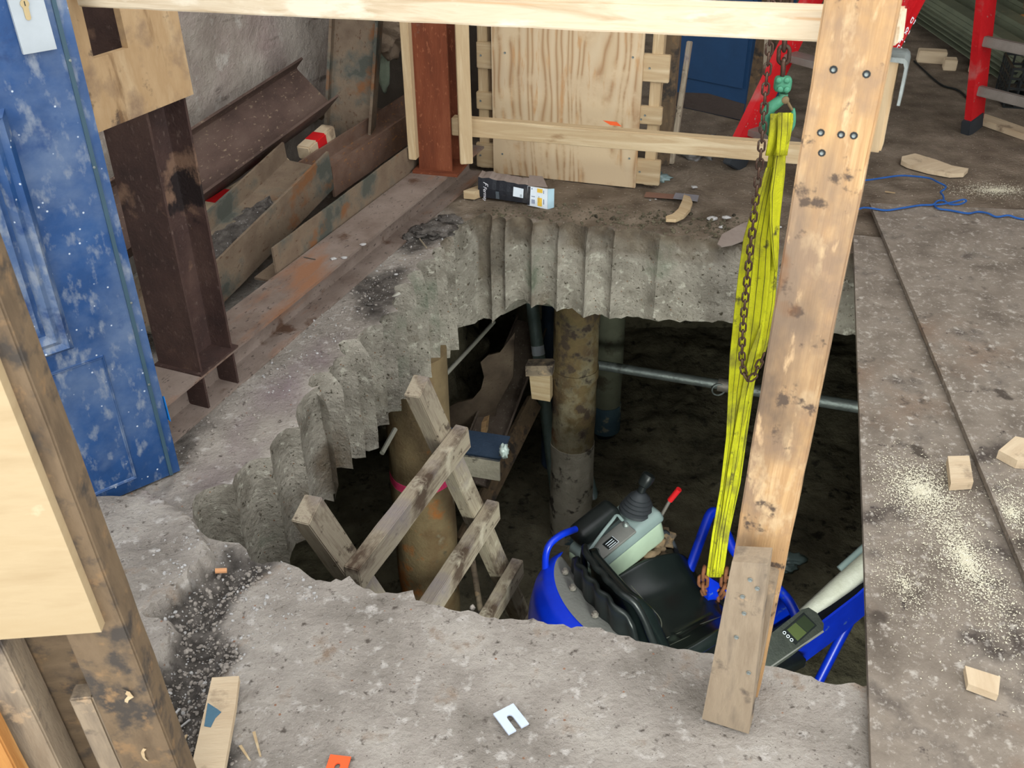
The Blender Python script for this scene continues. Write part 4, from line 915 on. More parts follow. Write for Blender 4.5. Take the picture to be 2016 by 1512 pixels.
# ================================================================ stepladder, deck sheets, crates
f1 = G(1442, 332); rg = Vc((.6, -.8, 0)); ld = Vc((.8, .6, 0))
sl = root('stepladder', f1 + ld * .6, 'red fibreglass stepladder with grey treads standing open behind the hole', 'stepladder')
rf = G(1912, 260)
def stile(foot, tilt, top, nm, faceout):
    up = (Z + tilt).normalized(); p0 = foot + Z * .05; p1 = foot + up * top
    sd_ = (ld - up * ld.dot(up)).normalized()
    pr = [(-.054, -.018), (.054, -.018), (.054, .018), (.047, .018), (.047, -.010), (-.047, -.010), (-.047, .018), (-.054, .018)]
    k = 1 if faceout else -1
    s_ = extrude('stile', p0, p1, rg * -k, [(a, c) for a, c in pr] if True else pr, m_red, sl, bevel=.001)
    ft = bar('foot', foot + Z * .003, foot + up * .085, .118, .046, sd_, m_rub, s_, bevel=.004)
    bar('foot_plate', foot + up * .03 - rg * .02 * k, foot + up * .11 - rg * .02 * k, .06, .004, sd_, m_alu, s_)
    return s_, up
TL = ld * .60
near_f, near_up = f1 + rg * .0, None
stA, upA_ = stile(f1, TL, 1.62, 'a', True)
stB, _ = stile(f1 + rg * .46, TL, 1.62, 'b', False)
TR = -ld * .26
stC, upC = stile(rf, TR, 1.45, 'c', True)
stD, _ = stile(rf + rg * .46, TR, 1.45, 'd', False)
for zz in (.16, .46, .76, 1.06):
    a = f1 + (Z + TL) * zz
    bar('tread', a + rg * .015, a + rg * .445, .085, .03, ld, m_alu, sl, bevel=.003)
for zz in (.22, .46, .75, 1.05):
    a = rf + (Z + TR) * zz
    bar('rear_rung', a + rg * .015, a + rg * .445, .035, .045, ld, m_alu, sl, bevel=.004)
# lettering on the second stile
stB_out = frame(f1 + rg * .46 + (Z + TL) * .50 - rg * .0155 * -1, (Z + TL).normalized(), z=rg * 1)
Mt = frame(f1 + rg * .4755 + (Z + TL) * .47 + (-ld * .032), -(Z + TL).normalized(), z=rg)
Mt = frame(f1 + rg * .4755 + (Z + TL) * .69 + ld * .018, -(Z + TL).normalized(), z=rg)
text('B & LL', .052, Mt, m_paper, sl, 'lettering', .0003)
# galvanised deck sheets
dk = root('deck_sheets', G(1880, 120), 'stack of dull green galvanised deck sheets lying at the back right', 'deck sheets')
d0, d1 = G(1752, 8, .06), G(1978, 164, .06); d0.z = d1.z = 0; dd_ = (d1 - d0).normalized(); ds_ = Vc((-dd_.y, dd_.x, 0))
prof_up = [(0, 0), (.05, 0), (.08, .055), (.18, .055), (.21, 0), (.30, 0), (.33, .055), (.43, .055), (.46, 0), (.55, 0), (.58, .055), (.68, .055), (.71, 0), (.76, 0)]
for k in range(4):
    pr = [(a, c + .004) for a, c in prof_up][::-1] + prof_up
    extrude('deck_sheet', d0 + Z * (.06 + .022 * k) + ds_ * .02 * k, d1 + Z * (.06 + .022 * k) + ds_ * .02 * k - dd_ * .05 * k, Z, pr, m_deck, dk, bevel=0)
bar('bearer', d1 - dd_ * .4 + Z * .028 - ds_ * .02, d1 - dd_ * .4 + Z * .028 + ds_ * .8, .05, .05, Z, m_wood2, dk)
for i, (x, y, w, h_) in enumerate(((1832, 122, .16, .07), (1868, 136, .07, .06))):
    p = G(x, y); o = bar('timber_block', p - u * w / 2 + Z * h_ / 2, p + u * w / 2 + Z * h_ / 2, h_, .08, Z, m_wood2, rough=.002, cuts=2); tag(o, ['pale timber block on the far floor before the deck sheets', 'smaller timber block right of the pale one at the deck sheets'][i], 'timber block')
cq = G(1975, 212)
def crate(p, label, w=.42, d=.3, h=.2):
    r = root('plastic_crate', p, label, 'crate')
    for nm, a, b, n_ in (('side', p, p + u * w, v), ('side', p + v * d, p + v * d + u * w, v), ('end', p, p + v * d, u), ('end', p + u * w, p + u * w + v * d, u)):
        bm = bmesh.new(); L_ = (b - a).length; M = frame(a, b - a, z=n_)
        def bx4(x0, x1, y0, y1):
            bmesh.ops.create_cube(bm, size=1, matrix=Matrix.Translation(((x0 + x1) / 2, (y0 + y1) / 2, 0)) @ Matrix.Diagonal((x1 - x0, y1 - y0, .008, 1)))
        sg = 1 if M.col[1].z > 0 else -1
        nx = int(L_ / .05)
        for i in range(nx + 1): bx4(L_ * i / nx - .005, L_ * i / nx + .005, min(0, sg * h), max(0, sg * h))
        for j in range(5): bx4(0, L_, sg * h * j / 4 - .006, sg * h * j / 4 + .006)
        fin(bm, nm, m_black, r, M)
    prism('base', [p, p + u * w, p + u * w + v * d, p + v * d], Z * .006, m_black, r)
    return r
crate(cq + Z * .002, 'black lattice plastic crate on the floor at the right edge behind the ladder')
crate(cq + Z * .212 + u * .16, 'upper black lattice crate stacked on the other at the right edge')
o = bar('timber_plank', G(1925, 238), G(2100, 300), .09, .03, v, m_wood2); o.location.z += .016; tag(o, 'flat board on the floor running out at the right behind the ladder foot', 'timber')
wp = G(1965, 40); o = bar('timber_post', Vc((3.35, 6.6, 0)), Vc((3.35, 6.6, 1.2)), .10, .10, u, m_orange); tag(o, 'orange brown timber post far back in the upper right corner', 'post')
o = bar('timber_plank', D(1958, 50, 6.2), D(2040, 34, 6.3), .06, .04, Z, m_orange); tag(o, 'curving brown board at the upper right corner', 'timber')
o = tube('floor_cable', catmull([G(1800, 120, .008), G(1850, 165, .008), G(1890, 180, .008), G(1935, 225, .008), G(1990, 248, .008), (G(2060, 256, .008))], 5), .006, m_black, n=6); tag(o, 'thin dark cable on the far floor curving past the ladder foot', 'cable')
o = flatpiece('paving_offcut', [(1962, 4), (2030, 2), (2040, 30), (1990, 34)], .0, .05, m_shim, 'pale slab lying in the far upper right corner', 'slab')

# ================================================================ in the pit
PG = PZ
def pipe(p, r, z0, z1, mat, par, name, bumps=0, n=40, rings=24):
    bm = bmesh.new(); R_ = []
    for i in range(rings + 1):
        z = z0 + (z1 - z0) * i / rings; rr_ = []
        for k in range(n):
            a = 2 * math.pi * k / n; d = r + bumps * noise.noise(Vc((math.cos(a) * 3, math.sin(a) * 3, z * 7 + r * 40)))
            rr_.append(bm.verts.new((d * math.cos(a), d * math.sin(a), z)))
        R_.append(rr_)
    for A_, B_ in zip(R_, R_[1:]):
        for k in range(n): bm.faces.new((A_[k], A_[(k + 1) % n], B_[(k + 1) % n], B_[k]))
    bm.faces.new(R_[0][::-1]); bm.faces.new(R_[-1])
    return fin(bm, name, mat, par, Matrix.Translation((p[0], p[1], 0)), smooth=True)
c1 = G(1122, 1050, PG); o = root('pile_casing', (c1.x, c1.y, PG), 'thick rust and grout coated steel pile casing standing in the middle of the pit', 'pile')
zg = V(1122, 868, c1, u).z; zc_ = V(1122, 1018, c1, u).z
pipe(c1, .112, zg - .02, -.44, m_pipe, o, 'casing', .006); pipe(c1, .115, PG - .05, zg, m_pipec, o, 'grout_coat', .007)
pipe(c1, .118, zg + .42, zg + .47, m_pipe, o, 'weld_ring', .004)
prism('blue_patch', [c1 + Vc((-.0 + .118 * math.sin(a), -.118 * math.cos(a), PG * 0 + 0)) * 1 + Z * (PG * 0) for a in (0, .35, .7, 1.05)] and [Vc((c1.x + .1205 * math.sin(a), c1.y - .1205 * math.cos(a), zz)) for a, zz in [(-.3, PG + .02), (.0, PG + .02), (.4, PG + .02), (.8, PG + .02), (.8, zc_), (.4, zc_ + .01), (.0, zc_), (-.3, zc_ + .01)]], Vc((0, .01, 0)), m_collar, o)
c2 = G(1191, 848, PG); o = root('pile_casing', (c2.x, c2.y, PG), 'slimmer grey pile casing with a blue collar at its foot, behind the thick one', 'pile')
zc2 = V(1191, 792, c2, u).z
pipe(c2, .088, zc2, -.44, m_pipeg, o, 'casing', .003); pipe(c2, .094, PG + .02, zc2, m_collar, o, 'collar', .003); pipe(c2, .06, PG - .05, PG + .04, m_black, o, 'core', .0)
c3 = D(835, 1000, 4.5); o = root('pile_casing', (c3.x, c3.y, PG), 'widest brown pile casing with a pink sprayed band behind the timber ladder', 'pile')
zp = V(835, 966, c3 - v * .13, u).z
pipe(c3, .138, zp, -.44, m_pile, o, 'casing', .004, 48); pipe(c3, .1395, zp - .035, zp + .012, m_pink, o, 'pink_band', .003, 48); pipe(c3, .141, PG - .05, zp - .03, m_pile, o, 'lower_casing', .004, 48)
# timber ladder leaning on the left rim
s0 = D(870, 870, 3.5); s1 = D(1010, 1180, 4.5); sdir = (s1 - s0).normalized(); t0 = G(680, 1110, s0.z); rdir = (t0 - s0).normalized(); lnr = sdir.cross(rdir).normalized()
if lnr.z < 0: lnr = -lnr
o = root('timber_ladder', s0, 'site made weathered timber ladder leaning in the near left corner of the hole', 'ladder')
tz = (PG + .04 - s0.z) / sdir.z
tp = D(772, 782, 3.25); ts_ = -(tp - s0).length
bar('stile', s0 + sdir * ts_, s0 + sdir * tz, .088, .058, rdir, m_grey, o, rough=.002, cuts=20)
bar('stile', t0 + sdir * -.33, t0 + sdir * tz, .088, .058, rdir, m_grey, o, rough=.002, cuts=20)
for a0_, a1_, e in ((870, 865, 0), (0, 0, .52), (0, 0, 1.02), (0, 0, 1.5)):
    bar('rung', s0 + sdir * e - rdir * .06 + lnr * .056, t0 + sdir * e + rdir * .05 + lnr * .056, .088, .052, sdir, m_grey, o, rough=.0025, cuts=10)
# earth bank and torn sheeting beside the pile
prev_ = D(950, 780, 5.35)
sp = [(886, 800), (900, 793), (930, 786), (947, 766), (953, 742), (946, 713), (960, 700), (984, 694), (1013, 655), (1010, 742), (978, 800), (968, 868), (886, 868)]
o = prism('torn_panel', [V(x, y, prev_, u * .9 + v * .5) for x, y in sp], v * .012, m_dsteel2 if False else rust('torn_board', [C(70, 58, 48), C(92, 78, 64), C(106, 92, 76)], C(76, 60, 48)), smooth=False); tag(o, 'torn brown panel with a ragged top edge behind the pink banded pile', 'panel')
o = lump('earth_bank', prev_ + Vc((-.45, .72, -.25)), .42, .5, .5, m_soil, seed=11, sub=5, amp=.35, sc=2.2); tag(o, 'dark earth heap behind the torn brown panel', 'earth')
wz = -1.02
wa, wb = D(1046, 640, 6.0), D(925, 950, 5.12)
o = extrude('waling_channel', wb, wa, (EYEP - (wa + wb) / 2).normalized() + Z * .25, [(-.10, 0), (.10, 0), (.10, .05), (.090, .05), (.090, .010), (-.090, .010), (-.090, .07), (-.10, .07)], rust('waling', [C(84, 72, 62), C(108, 94, 82), C(124, 110, 98)], C(150, 140, 126)), cuts=10, rough=.002); tag(o, 'dusty brown steel channel sloping down from beside the yellowish timber block', 'steel section')
o = bar('timber_plank', D(1052, 790, 5.5), D(912, 1070, 4.98), .10, .035, Z * .8 - u * .5, m_stud, rough=.001, cuts=8); tag(o, 'brown plank on edge running down beside the sloping steel channel', 'timber')
nb0 = D(870, 897, 4.62); nb1 = Vc((nb0.x, nb0.y, nb0.z)); 
P = lambda x, y: V(x, y, nb0, u)
nz_ = P(925, 897).z
o = root('steel_angle', P(930, 897), 'navy topped steel angle end with a grey upright face beside the brown pile', 'steel section')
ua = P(983, 897); ub = P(860, 897); ua.z = ub.z = nz_
prism('upright_face', [ub, ua, ua - Z * (nz_ - P(940, 940).z), ub - Z * (nz_ - P(940, 940).z)], v * .012, m_pipec, o, bevel=.003)
tq = G(978, 855, nz_)
prism('top_face', [ub, ua, ua + v * (tq - ua).dot(v), ub + v * (tq - ua).dot(v)], -Z * .010, m_navy, o, bevel=.002)
o = lump('plastic_bag', V(982, 886, nb0 - v * .0, u) + u * .025, .022, .02, .035, flat('bag', C(176, 190, 184), .3), seed=31, sub=3, amp=.6, sc=3); tag(o, 'small pale plastic bag scrap at the end of the navy topped angle', 'bag')
o = prism('wood_wedge', [V(948, 832, nb0 + v * .3, u), V(958, 828, nb0 + v * .3, u), V(955, 858, nb0 + v * .3, u), V(946, 858, nb0 + v * .3, u)], v * .05, m_post); tag(o, 'small tan wood wedge behind the navy topped angle', 'timber')
# timber block by the thick casing
tb = c1 + Vc((-.19, -.06, 0)); tp0 = V(1041, 790, tb, u); tp1 = V(1085, 712, tb, u)
o = root('timber_block', (tb.x, tb.y, tp0.z), 'yellowish timber block strapped beside the thick pile casing', 'timber block')
A4 = [V(1047, 785, tb, u), V(1083, 791, tb, u), V(1083, 722, tb, u), V(1040, 722, tb, u)]
prism('block', A4, v * .06, m_pine, o, bevel=.003)
prism('cap_board', [V(1035, 741, tb - v * .004, u), V(1087, 740, tb - v * .004, u), V(1088, 720, tb - v * .004, u), V(1034, 721, tb - v * .004, u)], v * .07, m_grime, o, bevel=.002)
# scaffold tubes
o = root('scaffold_tube', D(1050, 605, 5.55), 'grey scaffold tube with a white label sloping behind the timber block', 'tube')
ta, tbb = D(1046, 585, 5.55), D(1097, 985, 5.9)
tube('tube', [ta, tbb], .036, m_tube, o)
lt = ta.lerp(tbb, .225); lt2 = ta.lerp(tbb, .27); tube('label', [lt, lt2], .0372, m_lab, o)
o = tube('scaffold_tube', [D(1080, 560, 5.9), D(1078, 1000, 6.1)], .04, m_navy); tag(o, 'darker scaffold tube just behind the labelled one', 'tube')
p0 = D(1163, 716, 5.62); p1 = G(1790, 817, p0.z)
o = root('prop_tube', p0, 'galvanised prop tube with pin holes spanning level across the pit', 'prop')
tube('outer_tube', [p0.lerp(p1, .44), p1], .034, m_galv, o, 20); tube('inner_tube', [p0, p0.lerp(p1, .46)], .028, m_galv, o, 20)
pd = (p1 - p0).normalized(); pn_ = (EYEP - p0); pn_ = (pn_ - pd * pn_.dot(pd)).normalized()
for i in range(12):
    q = p0.lerp(p1, .05 + .032 * i) + pn_ * .0275 - Z * .006
    lathe('pin_hole', [(.0065, 0), (.0065, .0012)], q, pn_, m_black, o, 10)
q = p0.lerp(p1, .425)
tube('pin_ring', [q + pn_ * .04 + Vc((math.cos(a) * .035, 0, -.035 + math.sin(a) * .035)) for a in [2 * math.pi * i / 16 * .8 + 1 for i in range(17)]], .005, m_galv, o, 8)
tube('thread_collar', [p0.lerp(p1, .42), p0.lerp(p1, .475)], .038, m_alu, o, 20)
lathe('handle', [(.008, -.05), (.008, .05)], p0.lerp(p1, .46) + pn_ * .04, Z, m_alu, o, 10)
o = tube('bent_rod', catmull([D(815, 792, 4.2), D(840, 762, 4.3), D(866, 748, 4.36), D(884, 730, 4.4), D(925, 686, 4.6), D(972, 634, 4.85)], 6), .010, m_rod, n=10); tag(o, 'bent pale conduit rod crossing in front of the brown pile', 'rod')
o = tube('thin_tube', [D(778, 845, 3.9), D(752, 892, 3.8)], .010, m_rod, n=8); tag(o, 'short thin tube hanging under the left rim behind the ladder', 'rod')
o = tube('clear_hose', [D(1158, 940, 5.9), D(1172, 1000, 5.85)], .035, m_film, n=12); tag(o, 'pale plastic sleeve end standing behind the thick pile casing', 'sleeve')
o = tube('shovel_handle', [D(928, 1090, 4.5), D(948, 1215, 4.4)], .014, m_grime, n=10); tag(o, 'dark tool handle leaning between the ladder and the pile', 'tool')
for i, (x, y, s) in enumerate(((1560, 1100, .07), (1550, 1118, .05))):
    o = lump('plastic_scrap', G(x, y, PZ + .03), s, s * .6, .02, m_film, seed=90 + i, sub=3, amp=.7, sc=3); tag(o, ['larger clear plastic scrap on the pit soil right of the barrier post', 'smaller clear plastic scrap on the pit soil right of the barrier post'][i], 'scrap')

# ================================================================ mini excavator
O = Vc((.385, 2.734, 0)); fd = Vc((.88, .47, 0)).normalized(); rd = Vc((fd.y, -fd.x, 0))
def E(f, r, z): return O + fd * f + rd * r + Z * z
ex = root('mini_excavator', E(.3, 0, PG), 'blue micro excavator with a black seat standing down in the pit', 'excavator')
def EM(f, r, z, pitch=0, yaw=0, roll=0):
    M = Matrix(((fd.x, -rd.x, 0, 0), (fd.y, -rd.y, 0, 0), (0, 0, 1, 0), (0, 0, 0, 1)))
    return Matrix.Translation(E(f, r, z)) @ M @ Matrix.Rotation(yaw, 4, 'Z') @ Matrix.Rotation(-pitch, 4, 'Y') @ Matrix.Rotation(roll, 4, 'X')
def Esurf(name, fn, nu, nv, th, mat, par=None, sub=1):
    """surface fn(u,v)->(f,r,z) given thickness"""
    bm = bmesh.new(); g = [[bm.verts.new(E(*fn(i / nu, j / nv)) - E(0, 0, -1)) for j in range(nv + 1)] for i in range(nu + 1)]
    fs_ = [bm.faces.new((g[i][j], g[i + 1][j], g[i + 1][j + 1], g[i][j + 1])) for i in range(nu) for j in range(nv)]
    bmesh.ops.recalc_face_normals(bm, faces=bm.faces)
    o = fin(bm, name, mat, par or ex, Matrix.Translation(E(0, 0, -1)), smooth='all')
    sm = o.modifiers.new('t', 'SOLIDIFY'); sm.thickness = th; sm.offset = 0
    ss = o.modifiers.new('s', 'SUBSURF'); ss.levels = 1; ss.render_levels = 1
    return o
def sq(t, p=.5): return math.copysign(abs(t) ** p, t)
# backrest: front cushion with bolsters, rear shell with ribs
def back_front(a, b):
    r = (a - .5) * .50; t = b
    edge = max(0, abs(a - .5) * 2 - .55) / .45
    f = .035 - .06 * t + .10 * edge ** 1.5 * (1 - .45 * t) + .018 * math.sin(math.pi * t)
    rr_ = r * (1 - .20 * max(0, t - .5) * 2 * (1))
    z = -1.42 + .44 * t - .05 * edge ** 3 * t * 1.5
    return (f, rr_, z)
Esurf('seat_back', back_front, 22, 16, .045, m_seat)
def back_shell(a, b):
    r = (a - .5) * .52; t = b; edge = abs(a - .5) * 2
    f = -.045 - .055 * t + .055 * edge ** 3 + .007 * math.cos(edge * 16) 
    return (f, r * (1 - .2 * max(0, t - .5) * 2), -1.45 + .465 * t - .07 * edge ** 4 * t)
Esurf('back_shell', back_shell, 32, 14, .025, m_black)
def pipe_edge(k):
    a = k; p = back_front(a, 1.0); q = back_shell(a, 1.0); return E((p[0] + q[0]) / 2, (p[1] + q[1]) / 2, max(p[2], q[2]) + .014)
side = [E((back_front(1, t)[0] + back_shell(1, t)[0]) / 2, back_front(1, t)[1] + .016, back_front(1, t)[2]) for t in [i / 8 for i in range(8)]]
side2 = [E((back_front(0, t)[0] + back_shell(0, t)[0]) / 2, back_front(0, t)[1] - .016, back_front(0, t)[2]) for t in [i / 8 for i in range(8)]]
tube('piping', catmull(side + [pipe_edge(1 - i / 12) for i in range(13)] + side2[::-1], 3), .014, m_black, ex, 10)
def pan(a, b):
    f = .03 + .50 * b; r = (a - .5) * .50; e = abs(a - .5) * 2
    z = -1.385 + .085 * max(0, e - .40) ** 1.6 * 2.2 * (1 - .3 * b) + .035 * b - .09 * max(0, b - .82) ** 2 * 25
    for c in (.22, .34):
        z -= .010 * math.exp(-((b - c + .10 * (e * e)) / .022) ** 2) * (1 if e < .6 else .1)
    for c in (.42, .56):
        z -= .008 * math.exp(-((e - c) / .035) ** 2) * (1 if .4 < b < .8 and a > .5 else .0)
    z += .035 * math.exp(-(((b - .62) / .22) ** 2)) * max(0, e - .3)
    k = .93 + .07 * math.sin(math.pi * min(1, b * 1.1))
    return (f, r * k, z)
Esurf('seat_pan', pan, 40, 40, .05, m_seat)
def seam(pts, w=.0022):
    tube('seam', catmull([E(*pan(a, b)) + Z * .026 for a, b in pts], 4), w, flat('seam_thread', C(92, 94, 84), .7) if 'seam_thread' not in bpy.data.materials else bpy.data.materials['seam_thread'], ex, 6)
seam([(.16, .22), (.30, .26), (.46, .26), (.56, .20)]); seam([(.12, .36), (.30, .40), (.52, .40), (.66, .30)])
seam([(.70, .30), (.72, .50), (.76, .70), (.80, .84)]); seam([(.80, .28), (.82, .50), (.85, .70)])
lump('seat_base', E(.26, 0, -1.50), .24, .24, .09, m_black, ex, seed=2, sub=3, amp=.05)
lump('seat_hinge', E(.02, .21, -1.43), .05, .035, .06, m_black, ex, seed=2, sub=3, amp=.1)
prism('seat_chip', [E(.15, -.08, -1.357), E(.175, -.075, -1.355), E(.17, -.055, -1.355), E(.15, -.06, -1.357)], Z * .004, m_lab, ex)
# left arm console
def cbox(name, f, r, z, sx, sy, sz, mat, pitch=.28, bev=.03, par=None, taper=None, yaw=.14):
    return rbox(name, EM(f, r, z, pitch, yaw), sx, sy, sz, mat, par or ex, bevel=bev, segs=4, taper=taper)
CY = .14
cbox('console_lower', .240, -.335, -1.222, .40, .19, .16, m_consg, taper=(1.0, .96), bev=.035)
cbox('console_upper', .230, -.335, -1.147, .405, .195, .06, m_cons, taper=(.94, .84), bev=.022)
CM = EM(.225, -.335, -1.118, .28, CY) @ Matrix.Translation((.012, 0, 0))
rbox('arm_pad', CM @ Matrix.Translation((-.075, .045, .055)), .235, .11, .08, m_black, ex, bevel=.03, segs=4, taper=(.9, .85))
rbox('side_recess', CM @ Matrix.Translation((-.07, -.045, .004)), .20, .085, .012, m_hood, ex, bevel=.004)
tube('console_trim', catmull([CM @ Vc(p) for p in ((-.19, -.03, .02), (-.10, -.02, .05), (-.02, -.01, .066), (.01, .0, .06), (.025, -.01, .02))], 5), .007, m_cons, ex, 8)
pl_ = rbox('data_plate', CM @ Matrix.Translation((-.085, -.055, .0115)), .055, .042, .002, m_black, ex, bevel=.0005)
for i in range(3): rbox('plate_line', CM @ Matrix.Translation((-.085, -.068 + .011 * i, .0128)), .038, .003, .0006, m_lab, pl_, bevel=0)
rbox('plate_border', CM @ Matrix.Translation((-.085, -.0762, .0128)), .055, .0016, .0006, m_lab, pl_, bevel=0); rbox('plate_border', CM @ Matrix.Translation((-.0575, -.055, .0128)), .0016, .042, .0006, m_lab, pl_, bevel=0)
lathe('key_switch', [(.013, 0), (.013, .012), (.006, .02), (.004, .022)], CM @ Vc((.02, -.035, .005)), CM.to_3x3() @ Z, m_galv, ex, 14)
jb = CM @ Vc((.112, .005, -.012)); jx = (Z + fd * .16).normalized()
lathe('joystick_boot', [(.076, 0), (.074, .012), (.062, .018), (.068, .026), (.056, .034), (.061, .042), (.049, .05), (.053, .058), (.041, .066), (.044, .074), (.033, .083), (.026, .092), (.016, .098)], jb, jx, m_rub, ex, 28)
jt = jb + jx * .10
js = tube('joystick', [jt, jt + jx * .035 + fd * .008], .017, m_black, ex, 14)
jk = jt + jx * .050 + fd * .012
lathe('joystick_knob', [(.012, -.03), (.024, -.022), (.029, 0), (.030, .018), (.027, .03), (.016, .036)], jk, (jx + fd * .5).normalized(), m_black, ex, 20)
lv0 = D(1298, 1022, (CM @ Vc((.17, .04, -.03)) - EYEP).dot(Fw)); lv1 = D(1319, 985, (lv0 - EYEP).dot(Fw) * .985); lv2 = D(1337, 963, (lv0 - EYEP).dot(Fw) * .975)
tube('lever', [lv0, lv1], .0075, m_alu, ex, 10); tube('lever_grip', [lv1, lv2], .0125, m_redp, ex, 12)
# hood behind the seat
def fb(r): return -.115 - .19 * math.sqrt(max(0.0, 1 - (r / .315) ** 2))
HP = [(.0, -1.80), (-.004, -1.45), (.004, -1.26), (.026, -1.165), (.066, -1.122), (.115, -1.112)]
def hoodp(a, b):
    r = (a - .5) * .62; x = b * (len(HP) - 1); i = min(int(x), len(HP) - 2); t = x - i
    return (fb(r) + HP[i][0] + (HP[i + 1][0] - HP[i][0]) * t, r, HP[i][1] + (HP[i + 1][1] - HP[i][1]) * t)
Esurf('hood', hoodp, 28, 15, .012, m_dblue)
def hoodg(a, b):
    r = (a - .5) * .60; f0 = fb(r) + .10
    return (f0 + (max(-.045, f0 + .02) - f0) * b, r, -1.113 - .045 * b * b)
Esurf('hood_panel', hoodg, 24, 8, .010, m_hood)
for (ff_, rr_) in ((-.10, -.20), (-.12, -.11), (-.12, .05)):
    lathe('hood_bolt', [(.014, 0), (.014, .01), (.008, .012), (.008, .02)], E(ff_, rr_, -1.112), Z, m_alu, ex, 8)
prism('yellow_decal', [E(-.285, -.20, -1.30), E(-.325, -.06, -1.30), E(-.325, -.06, -1.50), E(-.285, -.20, -1.50)], -fd * .002, flat('machine_yellow', C(196, 152, 20), .5), ex)
tube('hand_rail', catmull([E(-.15, -.27, -1.14), E(-.145, -.275, -1.06), E(-.12, -.285, -1.02), E(-.06, -.30, -1.01), E(.02, -.32, -1.03)], 6), .014, m_dblue, ex, 14)
# deck, tracks and undercarriage
rbox('deck', EM(.18, 0, -1.62), .80, .62, .10, m_dblue, ex, bevel=.03)
rbox('floor_plate', EM(.62, .05, -1.63), .36, .50, .05, m_black, ex, bevel=.01)
rbox('turntable', EM(.20, 0, -1.73), .36, .36, .12, m_hood, ex, bevel=.03)
for s in (-1, 1):
    tr = [(-.42 + .0, 0)]
    ptsT = []
    for i in range(40):
        a = 2 * math.pi * i / 40; cx = .38 * (1 if math.cos(a) > 0 else -1)
        ptsT.append((.22 + cx + .13 * math.cos(a), -1.965 + .13 * math.sin(a)))
    bm = bmesh.new(); A_ = [bm.verts.new(E(f, s * .30 - .09, z) - E(0, 0, -1)) for f, z in ptsT]; B_ = [bm.verts.new(E(f, s * .30 + .09, z) - E(0, 0, -1)) for f, z in ptsT]
    bm.faces.new(A_); bm.faces.new(B_[::-1])
    for i in range(40): bm.faces.new((A_[i], B_[i], B_[(i + 1) % 40], A_[(i + 1) % 40]))
    fin(bm, 'track', m_rub, ex, Matrix.Translation(E(0, 0, -1)), smooth=True, bevel=.012)
rbox('undercarriage', EM(.22, 0, -1.88), .5, .44, .14, m_hood, ex, bevel=.02)
# hydraulic block and hoses in front of the console
lump('valve_block', E(.36, -.30, -1.34), .12, .07, .10, m_stud, ex, seed=14, sub=4, amp=.5, sc=2.6)
lump('hose_bundle', E(.45, -.33, -1.27), .07, .05, .06, m_stud, ex, seed=15, sub=3, amp=.5, sc=2.6)
tube('hose', catmull([E(.34, -.34, -1.22), E(.40, -.36, -1.26), E(.46, -.32, -1.34), E(.44, -.25, -1.44)], 5), .014, m_pile, ex, 10)
tube('hose', catmull([E(.40, -.30, -1.20), E(.48, -.30, -1.24), E(.52, -.26, -1.36)], 5), .012, m_rub, ex, 10)
# folded roll bar, boom, ram and display
def Q(x, y, d): return D(x, y, d)
tube('roll_bar', catmull([Q(1340, 1165, 4.22), Q(1360, 1115, 4.26), Q(1385, 1045, 4.34), Q(1400, 1010, 4.38), Q(1415, 1015, 4.38), Q(1432, 1055, 4.33), Q(1450, 1090, 4.28), Q(1500, 1130, 4.2), Q(1540, 1168, 4.1), Q(1562, 1200, 4.05), Q(1580, 1250, 4.0)], 5), .022, m_dblue, ex, 14)
tube('cross_bar', [Q(1350, 1140, 4.28), Q(1400, 1150, 4.26), Q(1470, 1180, 4.2)], .018, m_dblue, ex, 12)
bp0 = E(0, -.02, 0)
def Bp(x, y, r=0): return V(x, y, E(0, r, 0), fd)
prism('lift_plate', [Bp(1388, 1128), Bp(1440, 1160), Bp(1432, 1190), Bp(1385, 1175)], rd * .03, m_dblue, ex, bevel=.004)
prism('side_plate', [Bp(1530, 1170, .05), Bp(1562, 1212, .05), Bp(1540, 1250, .05), Bp(1500, 1240, .05)], rd * .02, m_dblue, ex, bevel=.004)
lump('seat_suspension', E(.52, .02, -1.42), .06, .12, .07, m_black, ex, seed=6, sub=3, amp=.2)
def gl(x, y): return Bp(x, y, .12)
ram0, ram1 = gl(1578, 1232), gl(1800, 1026)
tube('boom_ram', [ram0, ram1], .056, mk('ram_white', [C(196, 196, 178), C(220, 220, 206)], sc=9, layers=[('n', C(150, 140, 110), 5, .6, .7), ('n', C(40, 40, 34), 9, .68, .70)], rough=.4), ex, 22)
tube('ram_pipe', [gl(1652, 1120), gl(1800, 988)], .014, m_cons, ex, 12)
lathe('ram_port', [(.014, 0), (.014, .03), (.009, .035)], gl(1670, 1153) + rd * .03, (Z + rd).normalized(), m_alu, ex, 10)
prism('boom', [Bp(1520, 1322, .2), Bp(1620, 1268, .2), Bp(1700, 1210, .2), Bp(1800, 1120, .2), Bp(1800, 1085, .2), Bp(1700, 1160, .2), Bp(1620, 1226, .2), Bp(1510, 1296, .2)], -rd * .10, flat('boom_cover_dark', C(14, 20, 34), .4), ex, bevel=.008)
prism('boom_side', [Bp(1515, 1332, .24), Bp(1560, 1322, .24), Bp(1650, 1255, .24), Bp(1716, 1200, .24), Bp(1800, 1120, .24), Bp(1800, 1070, .24), Bp(1690, 1172, .24), Bp(1625, 1222, .24), Bp(1515, 1310, .24)], -rd * .010, m_dblue, ex, bevel=.008)
tube('boom_strut', [Bp(1610, 1345, .26), Bp(1652, 1262, .22), Bp(1672, 1225, .2)], .022, m_dblue, ex, 14)
